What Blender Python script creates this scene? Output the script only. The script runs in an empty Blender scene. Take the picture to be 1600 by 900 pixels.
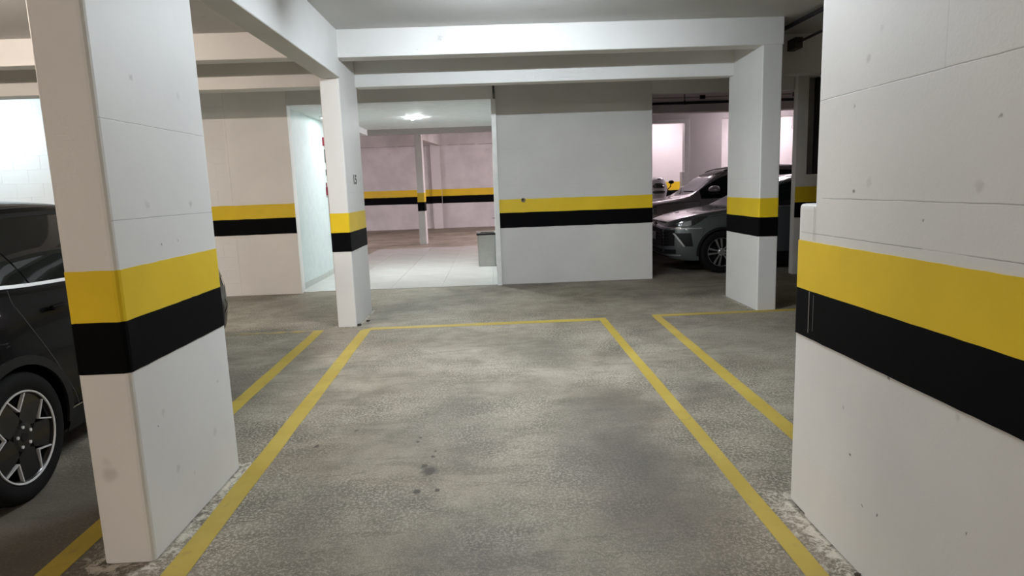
import bpy, bmesh, math, random
import numpy as np
from mathutils import Vector, Matrix
from mathutils.bvhtree import BVHTree

C = bpy.context.scene.collection
SC = bpy.context.scene
R = math.radians

# ------------------------------------------------------------------ camera
cam_d = bpy.data.cameras.new('camera')
cam_d.sensor_width = 36.0
cam_d.lens = 36.0 * 1005.76 / 1600.0
cam_d.clip_start = 0.05
cam_d.clip_end = 200
cam = bpy.data.objects.new('camera', cam_d)
C.objects.link(cam)
_p, _y, _r = 0.155398, 0.024307, 0.035489      # pitch down, yaw right, roll
fwd = Vector((math.sin(_y) * math.cos(_p), math.cos(_y) * math.cos(_p), -math.sin(_p)))
rgt = Vector((math.cos(_y), -math.sin(_y), 0))
dwn = fwd.cross(rgt)
r2 = rgt * math.cos(_r) + dwn * math.sin(_r)
d2 = dwn * math.cos(_r) - rgt * math.sin(_r)
m = Matrix((r2, -d2, -fwd)).transposed().to_4x4()
m.translation = Vector((0, 0, 1.5))
cam.matrix_world = m
SC.camera = cam

# ------------------------------------------------------------------ world, exposure
w = bpy.data.worlds.new('world')
SC.world = w
w.use_nodes = True
w.node_tree.nodes['Background'].inputs[0].default_value = (0.75, 0.78, 0.85, 1)
w.node_tree.nodes['Background'].inputs[1].default_value = 0.05
SC.view_settings.view_transform = 'Standard'
SC.view_settings.look = 'None'
SC.view_settings.gamma = 1.0
SC.view_settings.use_curve_mapping = False
SC.view_settings.exposure = 0.55
SC.cycles.max_bounces = 10
SC.cycles.diffuse_bounces = 7
SC.cycles.sample_clamp_indirect = 4.0

# lamps: (x, y, z, length along x, length along y, watts, colour). A batten or downlight is built at each (see build_lamp)
COOL = (0.865, 0.955, 1.03)
WARM = (1.0, 0.855, 0.74)
PINK = (1.0, 0.82, 0.92)
LAMPS = [
    ('centre', 0.20, 5.30, 3.00, 1.2, 0, 128, COOL),
    ('left', -4.60, 4.70, 3.02, 1.2, 0, 138, WARM),
    ('behind_left', -5.4, -1.4, 3.06, 1.2, 0, 125, WARM),
    ('behind', 0.2, -2.6, 3.06, 1.2, 0, 85, (1.0, 0.90, 0.80)),
    ('third_bay', -7.3, 8.95, 3.02, 1.2, 0, 40, (0.70, 0.89, 1.0)),
    ('right_room', 6.6, 14.8, 3.10, 1.2, 0, 30, PINK),
    ('right_bright', 4.6, 17.0, 3.10, 1.2, 0, 32, PINK),
    ('right_bright', 7.6, 17.0, 3.10, 1.2, 0, 48, PINK),
    ('far_room', -6.4, 18.6, 2.95, 1.2, 0, 190, PINK),
    ('far_room', 1.4, 19.5, 3.0, 1.2, 0, 190, PINK),
]

# ------------------------------------------------------------------ material helpers
def new_mat(name):
    mt = bpy.data.materials.new(name)
    mt.use_nodes = True
    nt = mt.node_tree
    b = nt.nodes['Principled BSDF']
    return mt, nt, b

class N:
    """tiny node builder"""
    def __init__(s, nt): s.nt = nt
    def node(s, t, **kw):
        n = s.nt.nodes.new(t)
        for k, v in kw.items(): setattr(n, k, v)
        return n
    def link(s, a, b): s.nt.links.new(a, b)
    def setin(s, sock, v):
        if hasattr(v, 'is_output'): s.link(v, sock)
        elif v is not None: sock.default_value = v
    def math(s, op, a, b=None, c=None, clamp=False):
        n = s.node('ShaderNodeMath', operation=op, use_clamp=clamp)
        s.setin(n.inputs[0], a)
        if b is not None: s.setin(n.inputs[1], b)
        if c is not None: s.setin(n.inputs[2], c)
        return n.outputs[0]
    def mix(s, f, a, b, mode='MIX'):
        n = s.node('ShaderNodeMix', data_type='RGBA', blend_type=mode)
        s.setin(n.inputs['Factor'], f)
        s.setin(n.inputs[6], a if hasattr(a, 'is_output') else (*a, 1))
        s.setin(n.inputs[7], b if hasattr(b, 'is_output') else (*b, 1))
        return n.outputs[2]
    def ramp(s, f, stops):
        n = s.node('ShaderNodeValToRGB')
        el = n.color_ramp.elements
        el[0].position, el[0].color = stops[0][0], (*stops[0][1], 1)
        el[1].position, el[1].color = stops[-1][0], (*stops[-1][1], 1)
        for p, c in stops[1:-1]:
            e = el.new(p); e.color = (*c, 1)
        s.link(f, n.inputs[0])
        return n.outputs[0]
    def smooth(s, v, lo, hi):
        n = s.node('ShaderNodeMapRange', interpolation_type='SMOOTHSTEP')
        s.setin(n.inputs[0], v)
        n.inputs[1].default_value = lo; n.inputs[2].default_value = hi
        n.inputs[3].default_value = 0; n.inputs[4].default_value = 1
        return n.outputs[0]
    def coord(s, kind='Object'):
        return s.node('ShaderNodeTexCoord').outputs[kind]
    def mapping(s, v, scale=(1, 1, 1), loc=(0, 0, 0)):
        n = s.node('ShaderNodeMapping')
        s.link(v, n.inputs[0]); n.inputs[3].default_value = scale; n.inputs[1].default_value = loc
        return n.outputs[0]
    def noise(s, v, scale, detail=4, rough=0.55, dist=0.0):
        n = s.node('ShaderNodeTexNoise')
        s.link(v, n.inputs['Vector']); n.inputs['Scale'].default_value = scale
        n.inputs['Detail'].default_value = detail; n.inputs['Roughness'].default_value = rough
        n.inputs['Distortion'].default_value = dist
        return n.outputs[0]
    def voro(s, v, scale, feature='F1'):
        n = s.node('ShaderNodeTexVoronoi', feature=feature)
        s.link(v, n.inputs['Vector']); n.inputs['Scale'].default_value = scale
        return n.outputs['Distance'], (n.outputs['Color'] if feature != 'DISTANCE_TO_EDGE' else None)
    def xyz(s, v):
        n = s.node('ShaderNodeSeparateXYZ'); s.link(v, n.inputs[0])
        return n.outputs
    def bump(s, h, strength=0.3, dist=0.01):
        n = s.node('ShaderNodeBump')
        s.link(h, n.inputs['Height']); n.inputs['Strength'].default_value = strength
        n.inputs['Distance'].default_value = dist
        return n.outputs[0]

def srgb(r, g, b):
    f = lambda c: (c / 255 / 12.92) if c <= 10 else ((c / 255 + 0.055) / 1.055) ** 2.4
    return (f(r), f(g), f(b))

def simple(name, col, rough=0.5, metal=0.0, spec=0.5, noise_amt=0.0, nscale=8, coat=0.0):
    mt, nt, b = new_mat(name)
    k = N(nt)
    b.inputs['Roughness'].default_value = rough
    b.inputs['Metallic'].default_value = metal
    b.inputs['Specular IOR Level'].default_value = spec
    b.inputs['Coat Weight'].default_value = coat
    b.inputs['Coat Roughness'].default_value = 0.03
    nz = k.noise(k.coord(), nscale, 3)
    amt = noise_amt if noise_amt else 0.04
    dark = tuple(c * (1 - amt * 2) for c in col)
    k.link(k.mix(k.smooth(nz, 0.3, 0.7), dark, col), b.inputs['Base Color'])
    return mt

def paint_wall(name, col=(0.73, 0.72, 0.70), jw=1.0, side_only=False, joints=(), blocks=False, specks=True, rough=0.55, jointdark=0.45, wear=0.08, smudges=(), seams=()):
    """painted plaster: faint roller unevenness, hairline joints at the given heights, small dark scuffs"""
    mt, nt, b = new_mat(name)
    k = N(nt); v = k.coord()
    n1 = k.noise(v, 1.3, 5); n2 = k.noise(v, 14, 4, 0.6); n3 = k.noise(v, 90, 2)
    c = k.mix(k.smooth(n1, 0.3, 0.75), tuple(x * (1 - wear) for x in col), col)
    h = k.math('ADD', k.math('MULTIPLY', n2, 0.5), k.math('MULTIPLY', n3, 0.25))
    z = k.xyz(v)[2]
    if joints:
        tot = None
        wob = k.math('MULTIPLY', k.math('SUBTRACT', k.noise(v, 5, 5, 0.7), 0.5), 0.009)
        zz = k.math('ADD', z, wob)
        for zj in joints:
            d = k.math('ABSOLUTE', k.math('SUBTRACT', zz, zj))
            l = k.math('SUBTRACT', 1.0, k.smooth(d, 0.0006 * jw, 0.0030 * jw))
            tot = l if tot is None else k.math('MAXIMUM', tot, l)
        tot = k.math('MULTIPLY', tot, k.smooth(k.noise(v, 3.1, 3), 0.36, 0.47))
        if side_only:      # only the long faces were cast against joined boards
            nx = k.xyz(k.coord('Normal'))[0]
            tot = k.math('MULTIPLY', tot, k.math('GREATER_THAN', k.math('ABSOLUTE', nx), 0.9))
        c = k.mix(k.math('MULTIPLY', tot, jointdark), c, (0.12, 0.115, 0.11))
        h = k.math('SUBTRACT', h, k.math('MULTIPLY', tot, 1.2))
    if blocks:
        # courses of painted-over blockwork too faint to tell apart one by one
        bt = k.node('ShaderNodeTexBrick')
        sep = k.xyz(v)
        cmb = k.node('ShaderNodeCombineXYZ')
        k.link(sep[0], cmb.inputs[0]); k.link(sep[2], cmb.inputs[1])
        k.link(cmb.outputs[0], bt.inputs[0])
        bt.inputs['Scale'].default_value = 1.0
        bt.inputs['Mortar Size'].default_value = 0.004
        bt.inputs['Mortar Smooth'].default_value = 0.4
        bt.inputs['Brick Width'].default_value = 0.4
        bt.inputs['Row Height'].default_value = 0.2
        f = k.math('MULTIPLY', bt.outputs['Fac'], k.smooth(k.noise(v, 2.2, 3), 0.45, 0.7))
        h = k.math('SUBTRACT', h, k.math('MULTIPLY', f, 0.9))
        c = k.mix(k.math('MULTIPLY', f, 0.22), c, tuple(x * 0.55 for x in col))
    if specks:
        d, colr = k.voro(v, 5.5)
        on = k.smooth(k.xyz(colr)[0], 0.80, 0.82)
        s = k.math('MULTIPLY', on, k.math('SUBTRACT', 1.0, k.smooth(d, 0.012, 0.035)))
        c = k.mix(k.math('MULTIPLY', s, 0.6), c, (0.16, 0.15, 0.14))
        d2_, colr2 = k.voro(k.mapping(v, (1, 1, 0.8), (3, 1, 7)), 1.7)
        on2 = k.smooth(k.xyz(colr2)[1], 0.70, 0.72)
        s2 = k.math('MULTIPLY', on2, k.math('SUBTRACT', 1.0, k.smooth(d2_, 0.02, 0.085)))
        s2 = k.math('MULTIPLY', s2, k.smooth(k.noise(v, 30, 3), 0.42, 0.62))
        c = k.mix(k.math('MULTIPLY', s2, 0.34), c, (0.25, 0.235, 0.22))
    if smudges:
        vo = k.node('ShaderNodeVectorMath', operation='ADD')
        nn = k.node('ShaderNodeTexNoise'); k.link(v, nn.inputs['Vector']); nn.inputs['Scale'].default_value = 34; nn.inputs['Detail'].default_value = 4
        sc_ = k.node('ShaderNodeVectorMath', operation='MULTIPLY_ADD')
        k.link(nn.outputs['Color'], sc_.inputs[0]); sc_.inputs[1].default_value = (0.03, 0.03, 0.03); sc_.inputs[2].default_value = (-0.015, -0.015, -0.015)
        k.link(v, vo.inputs[0]); k.link(sc_.outputs[0], vo.inputs[1])
        for (px_, py_, pz_, r_, am_, cc_) in smudges:
            dn = k.node('ShaderNodeVectorMath', operation='DISTANCE')
            k.link(vo.outputs[0], dn.inputs[0]); dn.inputs[1].default_value = (px_, py_, pz_)
            c = k.mix(k.math('MULTIPLY', k.math('SUBTRACT', 1.0, k.smooth(dn.outputs['Value'], r_ * 0.35, r_ * 1.1)), am_), c, cc_)
    for (ay, z0_, z1_) in seams:      # short upright hairlines on the long side
        yy = k.math('ADD', k.xyz(v)[1], k.math('MULTIPLY', k.noise(v, 6, 3), 0.006))
        on_ = k.math('MULTIPLY', k.math('GREATER_THAN', z, z0_), k.math('LESS_THAN', z, z1_))
        l_ = k.math('MULTIPLY', k.math('SUBTRACT', 1.0, k.smooth(k.math('ABSOLUTE', k.math('SUBTRACT', yy, ay)), 0.0006, 0.003)), on_)
        c = k.mix(k.math('MULTIPLY', l_, 0.22), c, (0.2, 0.19, 0.18))
    k.link(c, b.inputs['Base Color'])
    b.inputs['Roughness'].default_value = rough
    b.inputs['Specular IOR Level'].default_value = 0.3
    k.link(k.bump(h, 0.22, 0.006), b.inputs['Normal'])
    return mt

def paint_band(name, col, rough=0.45, spec=0.35):
    mt, nt, b = new_mat(name)
    k = N(nt); v = k.coord()
    n1 = k.noise(v, 2.1, 4); n2 = k.noise(v, 26, 4, 0.65)
    c = k.mix(k.smooth(n1, 0.3, 0.7), tuple(x * 0.9 for x in col), col)
    d, colr = k.voro(v, 7)
    on = k.smooth(k.xyz(colr)[0], 0.82, 0.84)
    s = k.math('MULTIPLY', on, k.math('SUBTRACT', 1.0, k.smooth(d, 0.012, 0.04)))
    c = k.mix(k.math('MULTIPLY', s, 0.45), c, (0.1, 0.085, 0.05))
    k.link(c, b.inputs['Base Color'])
    b.inputs['Roughness'].default_value = rough
    b.inputs['Specular IOR Level'].default_value = spec
    k.link(k.bump(n2, 0.15, 0.004), b.inputs['Normal'])
    return mt

def box_dist(k, X, Y, x0, x1, y0, y1):
    """distance in plan to a rectangle"""
    cx, cy, hx, hy = (x0 + x1) / 2, (y0 + y1) / 2, (x1 - x0) / 2, (y1 - y0) / 2
    dx = k.math('MAXIMUM', k.math('SUBTRACT', k.math('ABSOLUTE', k.math('SUBTRACT', X, cx)), hx), 0.0)
    dy = k.math('MAXIMUM', k.math('SUBTRACT', k.math('ABSOLUTE', k.math('SUBTRACT', Y, cy)), hy), 0.0)
    return k.math('SQRT', k.math('ADD', k.math('MULTIPLY', dx, dx), k.math('MULTIPLY', dy, dy)))

FOOT_A = (-1.69, -1.48, 2.54, 3.47)
FOOT_B = (-1.81, -1.60, 7.20, 8.14)
FOOT_C = (2.98, 3.20, 7.19, 8.20)
FOOT_D = (1.34, 1.80, 0.9, 2.80)

def concrete_floor():
    mt, nt, b = new_mat('worn_concrete')
    k = N(nt); v = k.coord()
    X, Y, Z = k.xyz(v)
    big = k.noise(v, 0.55, 5, 0.6, 0.6)
    mid = k.noise(v, 2.3, 6, 0.65, 0.4)
    streak = k.noise(k.mapping(v, (1.0, 3.2, 1)), 2.0, 6, 0.7, 1.2)
    grain = k.noise(v, 66, 3, 0.7, 0.5)
    fine = k.noise(v, 150, 3, 0.7)
    base = k.ramp(k.math('ADD', k.math('MULTIPLY', big, 0.45), k.math('MULTIPLY', mid, 0.55)),
                  [(0.36, (0.080, 0.069, 0.056)), (0.46, (0.178, 0.158, 0.130)), (0.55, (0.272, 0.246, 0.207)), (0.67, (0.385, 0.352, 0.302))])
    c = k.mix(k.math('MULTIPLY', k.smooth(streak, 0.48, 0.64), 0.5), base, (0.105, 0.092, 0.070))
    # exposed light aggregate, coarser towards the parking bay's mouth
    g = k.smooth(grain, 0.49, 0.57)
    near = k.math('ADD', 0.22, k.math('MULTIPLY', k.smooth(k.noise(v, 0.9, 3), 0.38, 0.62), 0.55))
    c = k.mix(k.math('MULTIPLY', g, k.math('MULTIPLY', near, 0.82)), c, (0.52, 0.48, 0.425))
    c = k.mix(k.math('MULTIPLY', k.smooth(fine, 0.5, 0.64), 0.58), c, (0.085, 0.073, 0.055))
    brown = k.smooth(k.noise(k.mapping(v, (1, 1, 1), (7.3, 2.1, 0)), 1.15, 4, 0.65), 0.52, 0.70)
    c = k.mix(k.math('MULTIPLY', brown, 0.30), c, (0.19, 0.145, 0.105))
    # oil darkening and drips where cars stood, and shade painted beside the black car
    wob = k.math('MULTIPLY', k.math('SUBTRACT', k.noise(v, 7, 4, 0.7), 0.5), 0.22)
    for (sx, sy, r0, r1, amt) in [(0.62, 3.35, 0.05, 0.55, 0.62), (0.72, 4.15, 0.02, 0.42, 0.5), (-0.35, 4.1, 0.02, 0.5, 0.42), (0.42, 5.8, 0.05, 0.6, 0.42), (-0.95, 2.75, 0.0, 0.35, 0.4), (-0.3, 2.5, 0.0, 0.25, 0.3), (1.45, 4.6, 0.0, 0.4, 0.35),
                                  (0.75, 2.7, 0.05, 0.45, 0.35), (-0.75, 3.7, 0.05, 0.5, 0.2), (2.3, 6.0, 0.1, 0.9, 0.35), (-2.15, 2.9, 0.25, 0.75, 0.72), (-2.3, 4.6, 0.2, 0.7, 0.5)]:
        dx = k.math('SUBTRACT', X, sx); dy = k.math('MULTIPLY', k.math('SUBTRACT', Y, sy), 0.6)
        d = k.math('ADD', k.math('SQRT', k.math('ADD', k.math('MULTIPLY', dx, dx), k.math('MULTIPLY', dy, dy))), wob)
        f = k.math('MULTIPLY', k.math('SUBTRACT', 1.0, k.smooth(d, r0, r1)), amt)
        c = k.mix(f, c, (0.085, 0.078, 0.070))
    wob2 = k.math('MULTIPLY', k.math('SUBTRACT', k.noise(v, 28, 4, 0.7), 0.5), 0.045)
    for (sx, sy, r) in [(-0.40, 3.30, 0.034), (-0.435, 3.36, 0.014), (-0.40, 3.49, 0.009), (-0.39, 3.56, 0.009), (-0.51, 3.72, 0.008), (-0.50, 3.78, 0.008), (-0.44, 3.06, 0.016), (-0.34, 3.07, 0.010),
                        (-1.12, 3.72, 0.012), (-0.93, 3.95, 0.009), (-1.75, 3.6, 0.01)]:
        dx = k.math('SUBTRACT', X, sx); dy = k.math('MULTIPLY', k.math('SUBTRACT', Y, sy), 0.7)
        d = k.math('ADD', k.math('SQRT', k.math('ADD', k.math('MULTIPLY', dx, dx), k.math('MULTIPLY', dy, dy))), wob2)
        f = k.math('MULTIPLY', k.math('SUBTRACT', 1.0, k.smooth(d, r * 0.6, r * 1.7)), 0.85)
        c = k.mix(f, c, (0.035, 0.030, 0.022))
    # splashed wall paint and crumbled plaster at the foot of the columns
    sp = k.noise(v, 17, 6, 0.8, 0.8)
    for i, fx in enumerate((FOOT_A, FOOT_D, FOOT_B, FOOT_C)):
        d = box_dist(k, X, Y, *fx)
        reach = (0.22, 0.26, 0.10, 0.12)[i]
        near_f = k.math('SUBTRACT', 1.0, k.smooth(d, 0.0, reach))
        m_ = k.math('MULTIPLY', k.smooth(k.math('ADD', sp, k.math('MULTIPLY', near_f, 0.16)), 0.60, 0.70), near_f)
        c = k.mix(k.math('MULTIPLY', m_, 0.8), c, (0.60, 0.57, 0.52))
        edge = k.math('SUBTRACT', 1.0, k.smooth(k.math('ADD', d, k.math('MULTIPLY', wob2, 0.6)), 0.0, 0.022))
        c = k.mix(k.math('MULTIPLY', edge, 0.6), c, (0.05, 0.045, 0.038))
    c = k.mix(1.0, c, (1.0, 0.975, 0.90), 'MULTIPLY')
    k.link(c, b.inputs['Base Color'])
    rr = k.math('ADD', 0.50, k.math('MULTIPLY', mid, 0.34))
    k.link(rr, b.inputs['Roughness'])
    b.inputs['Specular IOR Level'].default_value = 0.42
    h = k.math('ADD', k.math('MULTIPLY', grain, 0.6), k.math('MULTIPLY', mid, 0.5))
    k.link(k.bump(h, 0.6, 0.006), b.inputs['Normal'])
    return mt

def line_paint():
    mt, nt, b = new_mat('worn_yellow_line_paint')
    k = N(nt); v = k.coord()
    n = k.noise(v, 9, 6, 0.75, 0.5); n2 = k.noise(v, 60, 4, 0.7)
    big = k.noise(v, 1.6, 4)
    c = k.mix(k.smooth(big, 0.35, 0.7), (0.38, 0.275, 0.032), (0.46, 0.345, 0.055))
    c = k.mix(k.math('MULTIPLY', k.smooth(n, 0.55, 0.72), 0.5), c, (0.23, 0.18, 0.07))
    c = k.mix(k.math('MULTIPLY', k.smooth(n2, 0.58, 0.72), 0.35), c, (0.21, 0.19, 0.13))
    k.link(c, b.inputs['Base Color']); b.inputs['Roughness'].default_value = 0.6
    k.link(k.bump(n2, 0.2, 0.003), b.inputs['Normal'])
    return mt

def faded_line_paint():
    mt, nt, b = new_mat('faded_yellow_line_paint')
    k = N(nt); v = k.coord()
    n = k.noise(v, 6, 6, 0.75, 0.6)
    c = k.mix(k.smooth(n, 0.40, 0.58), (0.40, 0.29, 0.09), (0.24, 0.205, 0.14))
    k.link(c, b.inputs['Base Color']); b.inputs['Roughness'].default_value = 0.65
    return mt

def carpaint(name, col, metal=0.0, rough=0.25, dust=0.0):
    mt, nt, b = new_mat(name)
    k = N(nt); v = k.coord()
    fl = k.noise(v, 900, 1)
    c = k.mix(k.smooth(fl, 0.4, 0.7), tuple(x * 0.85 for x in col), tuple(min(1, x * 1.12) for x in col))
    if dust:
        g = k.node('ShaderNodeNewGeometry')
        up = k.smooth(k.xyz(g.outputs['Normal'])[2], 0.35, 0.95)
        n = k.noise(v, 6, 5, 0.7)
        c = k.mix(k.math('MULTIPLY', up, k.math('MULTIPLY', n, dust)), c, (0.42, 0.39, 0.38))
    k.link(c, b.inputs['Base Color'])
    b.inputs['Metallic'].default_value = metal
    b.inputs['Roughness'].default_value = rough
    b.inputs['Coat Weight'].default_value = 0.9
    b.inputs['Coat Roughness'].default_value = 0.04
    return mt

M = {}
M['wall'] = paint_wall('white_painted_plaster')
M['wallE'] = paint_wall('white_painted_plaster_with_courses', col=(0.65, 0.645, 0.63), joints=(2.08, 1.70, 1.52), jointdark=0.12)
M['col'] = paint_wall('white_painted_column', joints=(1.50,), jointdark=0.18, side_only=True)
GR = (0.20, 0.185, 0.165); DK = (0.06, 0.055, 0.05)
M['colD'] = paint_wall('white_painted_column_wide', joints=(1.80, 1.41, 1.262), jointdark=0.5, specks=False, seams=[(0.151, 1.80, 3.2)], smudges=[
    (-0.23, -0.023, 1.459, 0.024, 0.23, GR), (-0.23, 0.504, 1.472, 0.022, 0.17, GR), (-0.23, 0.545, 1.902, 0.020, 0.27, GR), (-0.23, -0.081, 1.638, 0.007, 0.5, DK), (-0.23, 0.474, 1.99, 0.016, 0.14, GR),
    (-0.23, 0.541, 0.434, 0.006, 0.85, DK), (-0.23, 0.444, 0.272, 0.008, 0.6, DK), (-0.23, -0.074, 0.456, 0.006, 0.7, DK), (-0.23, 0.351, 0.284, 0.008, 0.8, DK), (-0.23, 0.330, 0.802, 0.010, 0.6, DK), (-0.23, -0.009, 0.784, 0.016, 0.20, GR),
    (-0.23, 0.60, 0.60, 0.008, 0.4, DK), (-0.23, 0.60, 1.44, 0.008, 0.7, DK), (-0.23, 0.62, 1.75, 0.009, 0.5, DK), (-0.23, 0.2, 1.35, 0.007, 0.6, DK)])
GR = (0.20, 0.185, 0.165); DK = (0.06, 0.055, 0.05)
M['colA'] = paint_wall('white_painted_column_near', joints=(1.815, 1.425), jointdark=0.42, side_only=True, specks=False, smudges=[
    (-0.029, -0.465, 0.392, 0.040, 0.29, GR), (-0.036, -0.465, 0.445, 0.024, 0.15, GR), (0.105, -0.186, 2.002, 0.018, 0.31, GR), (0.105, 0.211, 1.984, 0.022, 0.17, GR),
    (0.105, -0.182, 1.48, 0.022, 0.20, GR), (0.105, 0.219, 1.476, 0.018, 0.31, GR), (0.105, -0.259, 0.577, 0.018, 0.20, GR), (0.105, 0.207, 0.306, 0.024, 0.17, GR),
    (0.105, -0.189, 0.287, 0.022, 0.22, GR), (0.105, -0.312, 0.539, 0.007, 0.8, DK), (0.105, -0.10, 1.30, 0.008, 0.6, DK), (0.105, 0.05, 1.31, 0.009, 0.5, DK), (0.105, 0.3, 0.55, 0.014, 0.24, GR), (0.105, -0.05, 0.2, 0.012, 0.27, GR)])
M['block'] = paint_wall('white_painted_blockwork', blocks=True)
M['farwall'] = paint_wall('stained_far_blockwork', joints=(3.19,), jw=6.0, blocks=True, wear=0.2, jointdark=0.5)
M['ceil'] = paint_wall('painted_ceiling', (0.58, 0.575, 0.56), specks=True, rough=0.75)
M['beam'] = paint_wall('painted_beam', (0.74, 0.735, 0.72), rough=0.6)
M['wallL'] = paint_wall('cream_white_painted_plaster', col=(0.86, 0.845, 0.82))
M['gyp'] = simple('smooth_white_ceiling', (0.78, 0.785, 0.77), 0.6)
M['yellow'] = paint_band('yellow_wall_paint', (0.80, 0.56, 0.016))
M['black'] = paint_band('black_wall_paint', (0.0028, 0.0029, 0.0037), 0.65, 0.05)
M['floor'] = concrete_floor()
M['line'] = line_paint()
M['fadeline'] = faded_line_paint()
M['tile'] = simple('porcelain_tile', (0.60, 0.605, 0.58), 0.22, noise_amt=0.03, nscale=3)
M['grout'] = simple('tile_grout', (0.33, 0.33, 0.31), 0.8)
M['skirt'] = simple('grey_green_skirting', (0.42, 0.45, 0.42), 0.4)
M['hallwall'] = simple('pale_cool_wall_paint', (0.56, 0.64, 0.63), 0.5)
M['doorwhite'] = simple('white_door_enamel', (0.82, 0.84, 0.82), 0.35)
M['gap'] = simple('dark_gap', (0.02, 0.02, 0.02), 0.8)
M['steel'] = simple('brushed_stainless_steel', (0.42, 0.42, 0.40), 0.30, 1.0)
M['steel_l'] = simple('bright_stainless_steel', (0.62, 0.60, 0.60), 0.25, 1.0)
M['plastic'] = simple('black_plastic', (0.008, 0.008, 0.009), 0.5, spec=0.2)
M['rubber'] = simple('tyre_rubber', (0.006, 0.006, 0.006), 0.8, spec=0.15)
M['red'] = simple('red_enamel', (0.20, 0.006, 0.02), 0.35)
M['redsign'] = simple('red_sign_face', (0.26, 0.008, 0.03), 0.4)
M['pipe'] = simple('black_painted_pipe', (0.010, 0.008, 0.012), 0.5)
M['gpipe'] = simple('grey_pipe', (0.45, 0.44, 0.44), 0.5)
M['chrome'] = simple('chrome', (0.78, 0.78, 0.80), 0.12, 1.0)
M['brighttrim'] = simple('satin_bright_trim', (0.80, 0.80, 0.80), 0.45, 0.35)
M['glassdark'] = simple('tinted_car_glass', (0.004, 0.006, 0.0065), 0.04, 0.0, 0.3, coat=0.1)
M['glassgrey'] = simple('dusty_windscreen_glass', (0.085, 0.087, 0.09), 0.5, 0.0, 0.3)
M['blackcar'] = carpaint('black_car_paint', (0.004, 0.0043, 0.0046), 0.0, 0.25)
for _n in M['blackcar'].node_tree.nodes:
    if _n.type == 'BSDF_PRINCIPLED': _n.inputs['Specular IOR Level'].default_value = 0.08; _n.inputs['Coat Weight'].default_value = 0.13
M['greycar'] = carpaint('metallic_grey_green_car_paint', (0.085, 0.102, 0.104), 0.4, 0.36)
M['browncar'] = carpaint('metallic_brown_grey_car_paint', (0.235, 0.195, 0.20), 0.35, 0.4, dust=0.35)
M['rimblack'] = simple('gloss_black_alloy', (0.006, 0.006, 0.007), 0.25, spec=0.2, coat=0.25)
M['rimcut'] = simple('machined_alloy', (0.70, 0.70, 0.71), 0.5, 0.4)
M['rimsilver'] = simple('silver_alloy', (0.36, 0.36, 0.37), 0.4, 0.8)
M['lampglass'] = simple('headlamp_lens', (0.30, 0.31, 0.33), 0.08, 0.3, 0.8, coat=1.0)
M['lampdark'] = simple('dark_headlamp_housing', (0.018, 0.02, 0.022), 0.08, 0.0, 0.8, coat=1.0)
M['redlens'] = simple('tail_lamp_lens', (0.25, 0.01, 0.012), 0.1, coat=0.8)
M['plate'] = simple('number_plate', (0.50, 0.51, 0.52), 0.4)
M['whitefairing'] = simple('white_motorcycle_plastic', (0.80, 0.79, 0.84), 0.25, coat=0.6)
M['seat'] = simple('black_vinyl_seat', (0.015, 0.015, 0.016), 0.55)
M['ink'] = simple('black_stencil_paint', (0.03, 0.036, 0.036), 0.6)
M['crumb'] = simple('white_plaster_crumb', (0.55, 0.52, 0.47), 0.9)
M['debris'] = simple('dark_dirt_crumb', (0.045, 0.035, 0.025), 0.9)

def emit(name, col, s):
    mt, nt, b = new_mat(name)
    b.inputs['Base Color'].default_value = (*col, 1)
    b.inputs['Emission Color'].default_value = (*col, 1)
    b.inputs['Emission Strength'].default_value = s
    return mt

# ------------------------------------------------------------------ object helpers
def link(name, me, parent=None, loc=(0, 0, 0), rot=(0, 0, 0)):
    o = bpy.data.objects.new(name, me)
    C.objects.link(o)
    o.location = loc; o.rotation_euler = rot
    if parent: o.parent = parent
    return o

def tag(o, label=None, cat=None, group=None, kind=None):
    if label: o['label'] = label
    if cat: o['category'] = cat
    if group: o['group'] = group
    if kind: o['kind'] = kind
    return o

def thing(name, label, cat, loc=(0, 0, 0), rz=0, group=None, kind=None):
    return tag(link(name, None, None, loc, (0, 0, rz)), label, cat, group, kind)

def from_bm(name, bm, mat, parent=None, smooth=False, loc=(0, 0, 0), rot=(0, 0, 0)):
    me = bpy.data.meshes.new(name)
    bmesh.ops.recalc_face_normals(bm, faces=bm.faces)
    bm.to_mesh(me); bm.free()
    for mm in (mat if isinstance(mat, (list, tuple)) else [mat]): me.materials.append(mm)
    if smooth: me.polygons.foreach_set('use_smooth', [True] * len(me.polygons))
    return link(name, me, parent, loc, rot)

def bm_box(bm, x0, x1, y0, y1, z0, z1, bevel=0.0, seg=2):
    r = bmesh.ops.create_cube(bm, size=1.0)
    vs = r['verts']
    bmesh.ops.scale(bm, vec=(x1 - x0, y1 - y0, z1 - z0), verts=vs)
    bmesh.ops.translate(bm, vec=((x0 + x1) / 2, (y0 + y1) / 2, (z0 + z1) / 2), verts=vs)
    if bevel:
        es = list({e for v in vs for e in v.link_edges})
        bmesh.ops.bevel(bm, geom=es, offset=bevel, segments=seg, affect='EDGES', profile=0.6)

def box(name, x0, x1, y0, y1, z0, z1, mat, parent=None, bevel=0.0, seg=2):
    bm = bmesh.new(); bm_box(bm, x0, x1, y0, y1, z0, z1, bevel, seg)
    return from_bm(name, bm, mat, parent)

def bm_cyl(bm, a, b, r0, r1=None, n=16, caps=True):
    a, b = Vector(a), Vector(b)
    d = b - a
    rr = bmesh.ops.create_cone(bm, cap_ends=caps, segments=n, radius1=r0, radius2=r0 if r1 is None else r1, depth=d.length)
    mt = Matrix.Translation((a + b) / 2) @ d.to_track_quat('Z', 'Y').to_matrix().to_4x4()
    bmesh.ops.transform(bm, matrix=mt, verts=rr['verts'])

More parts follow.
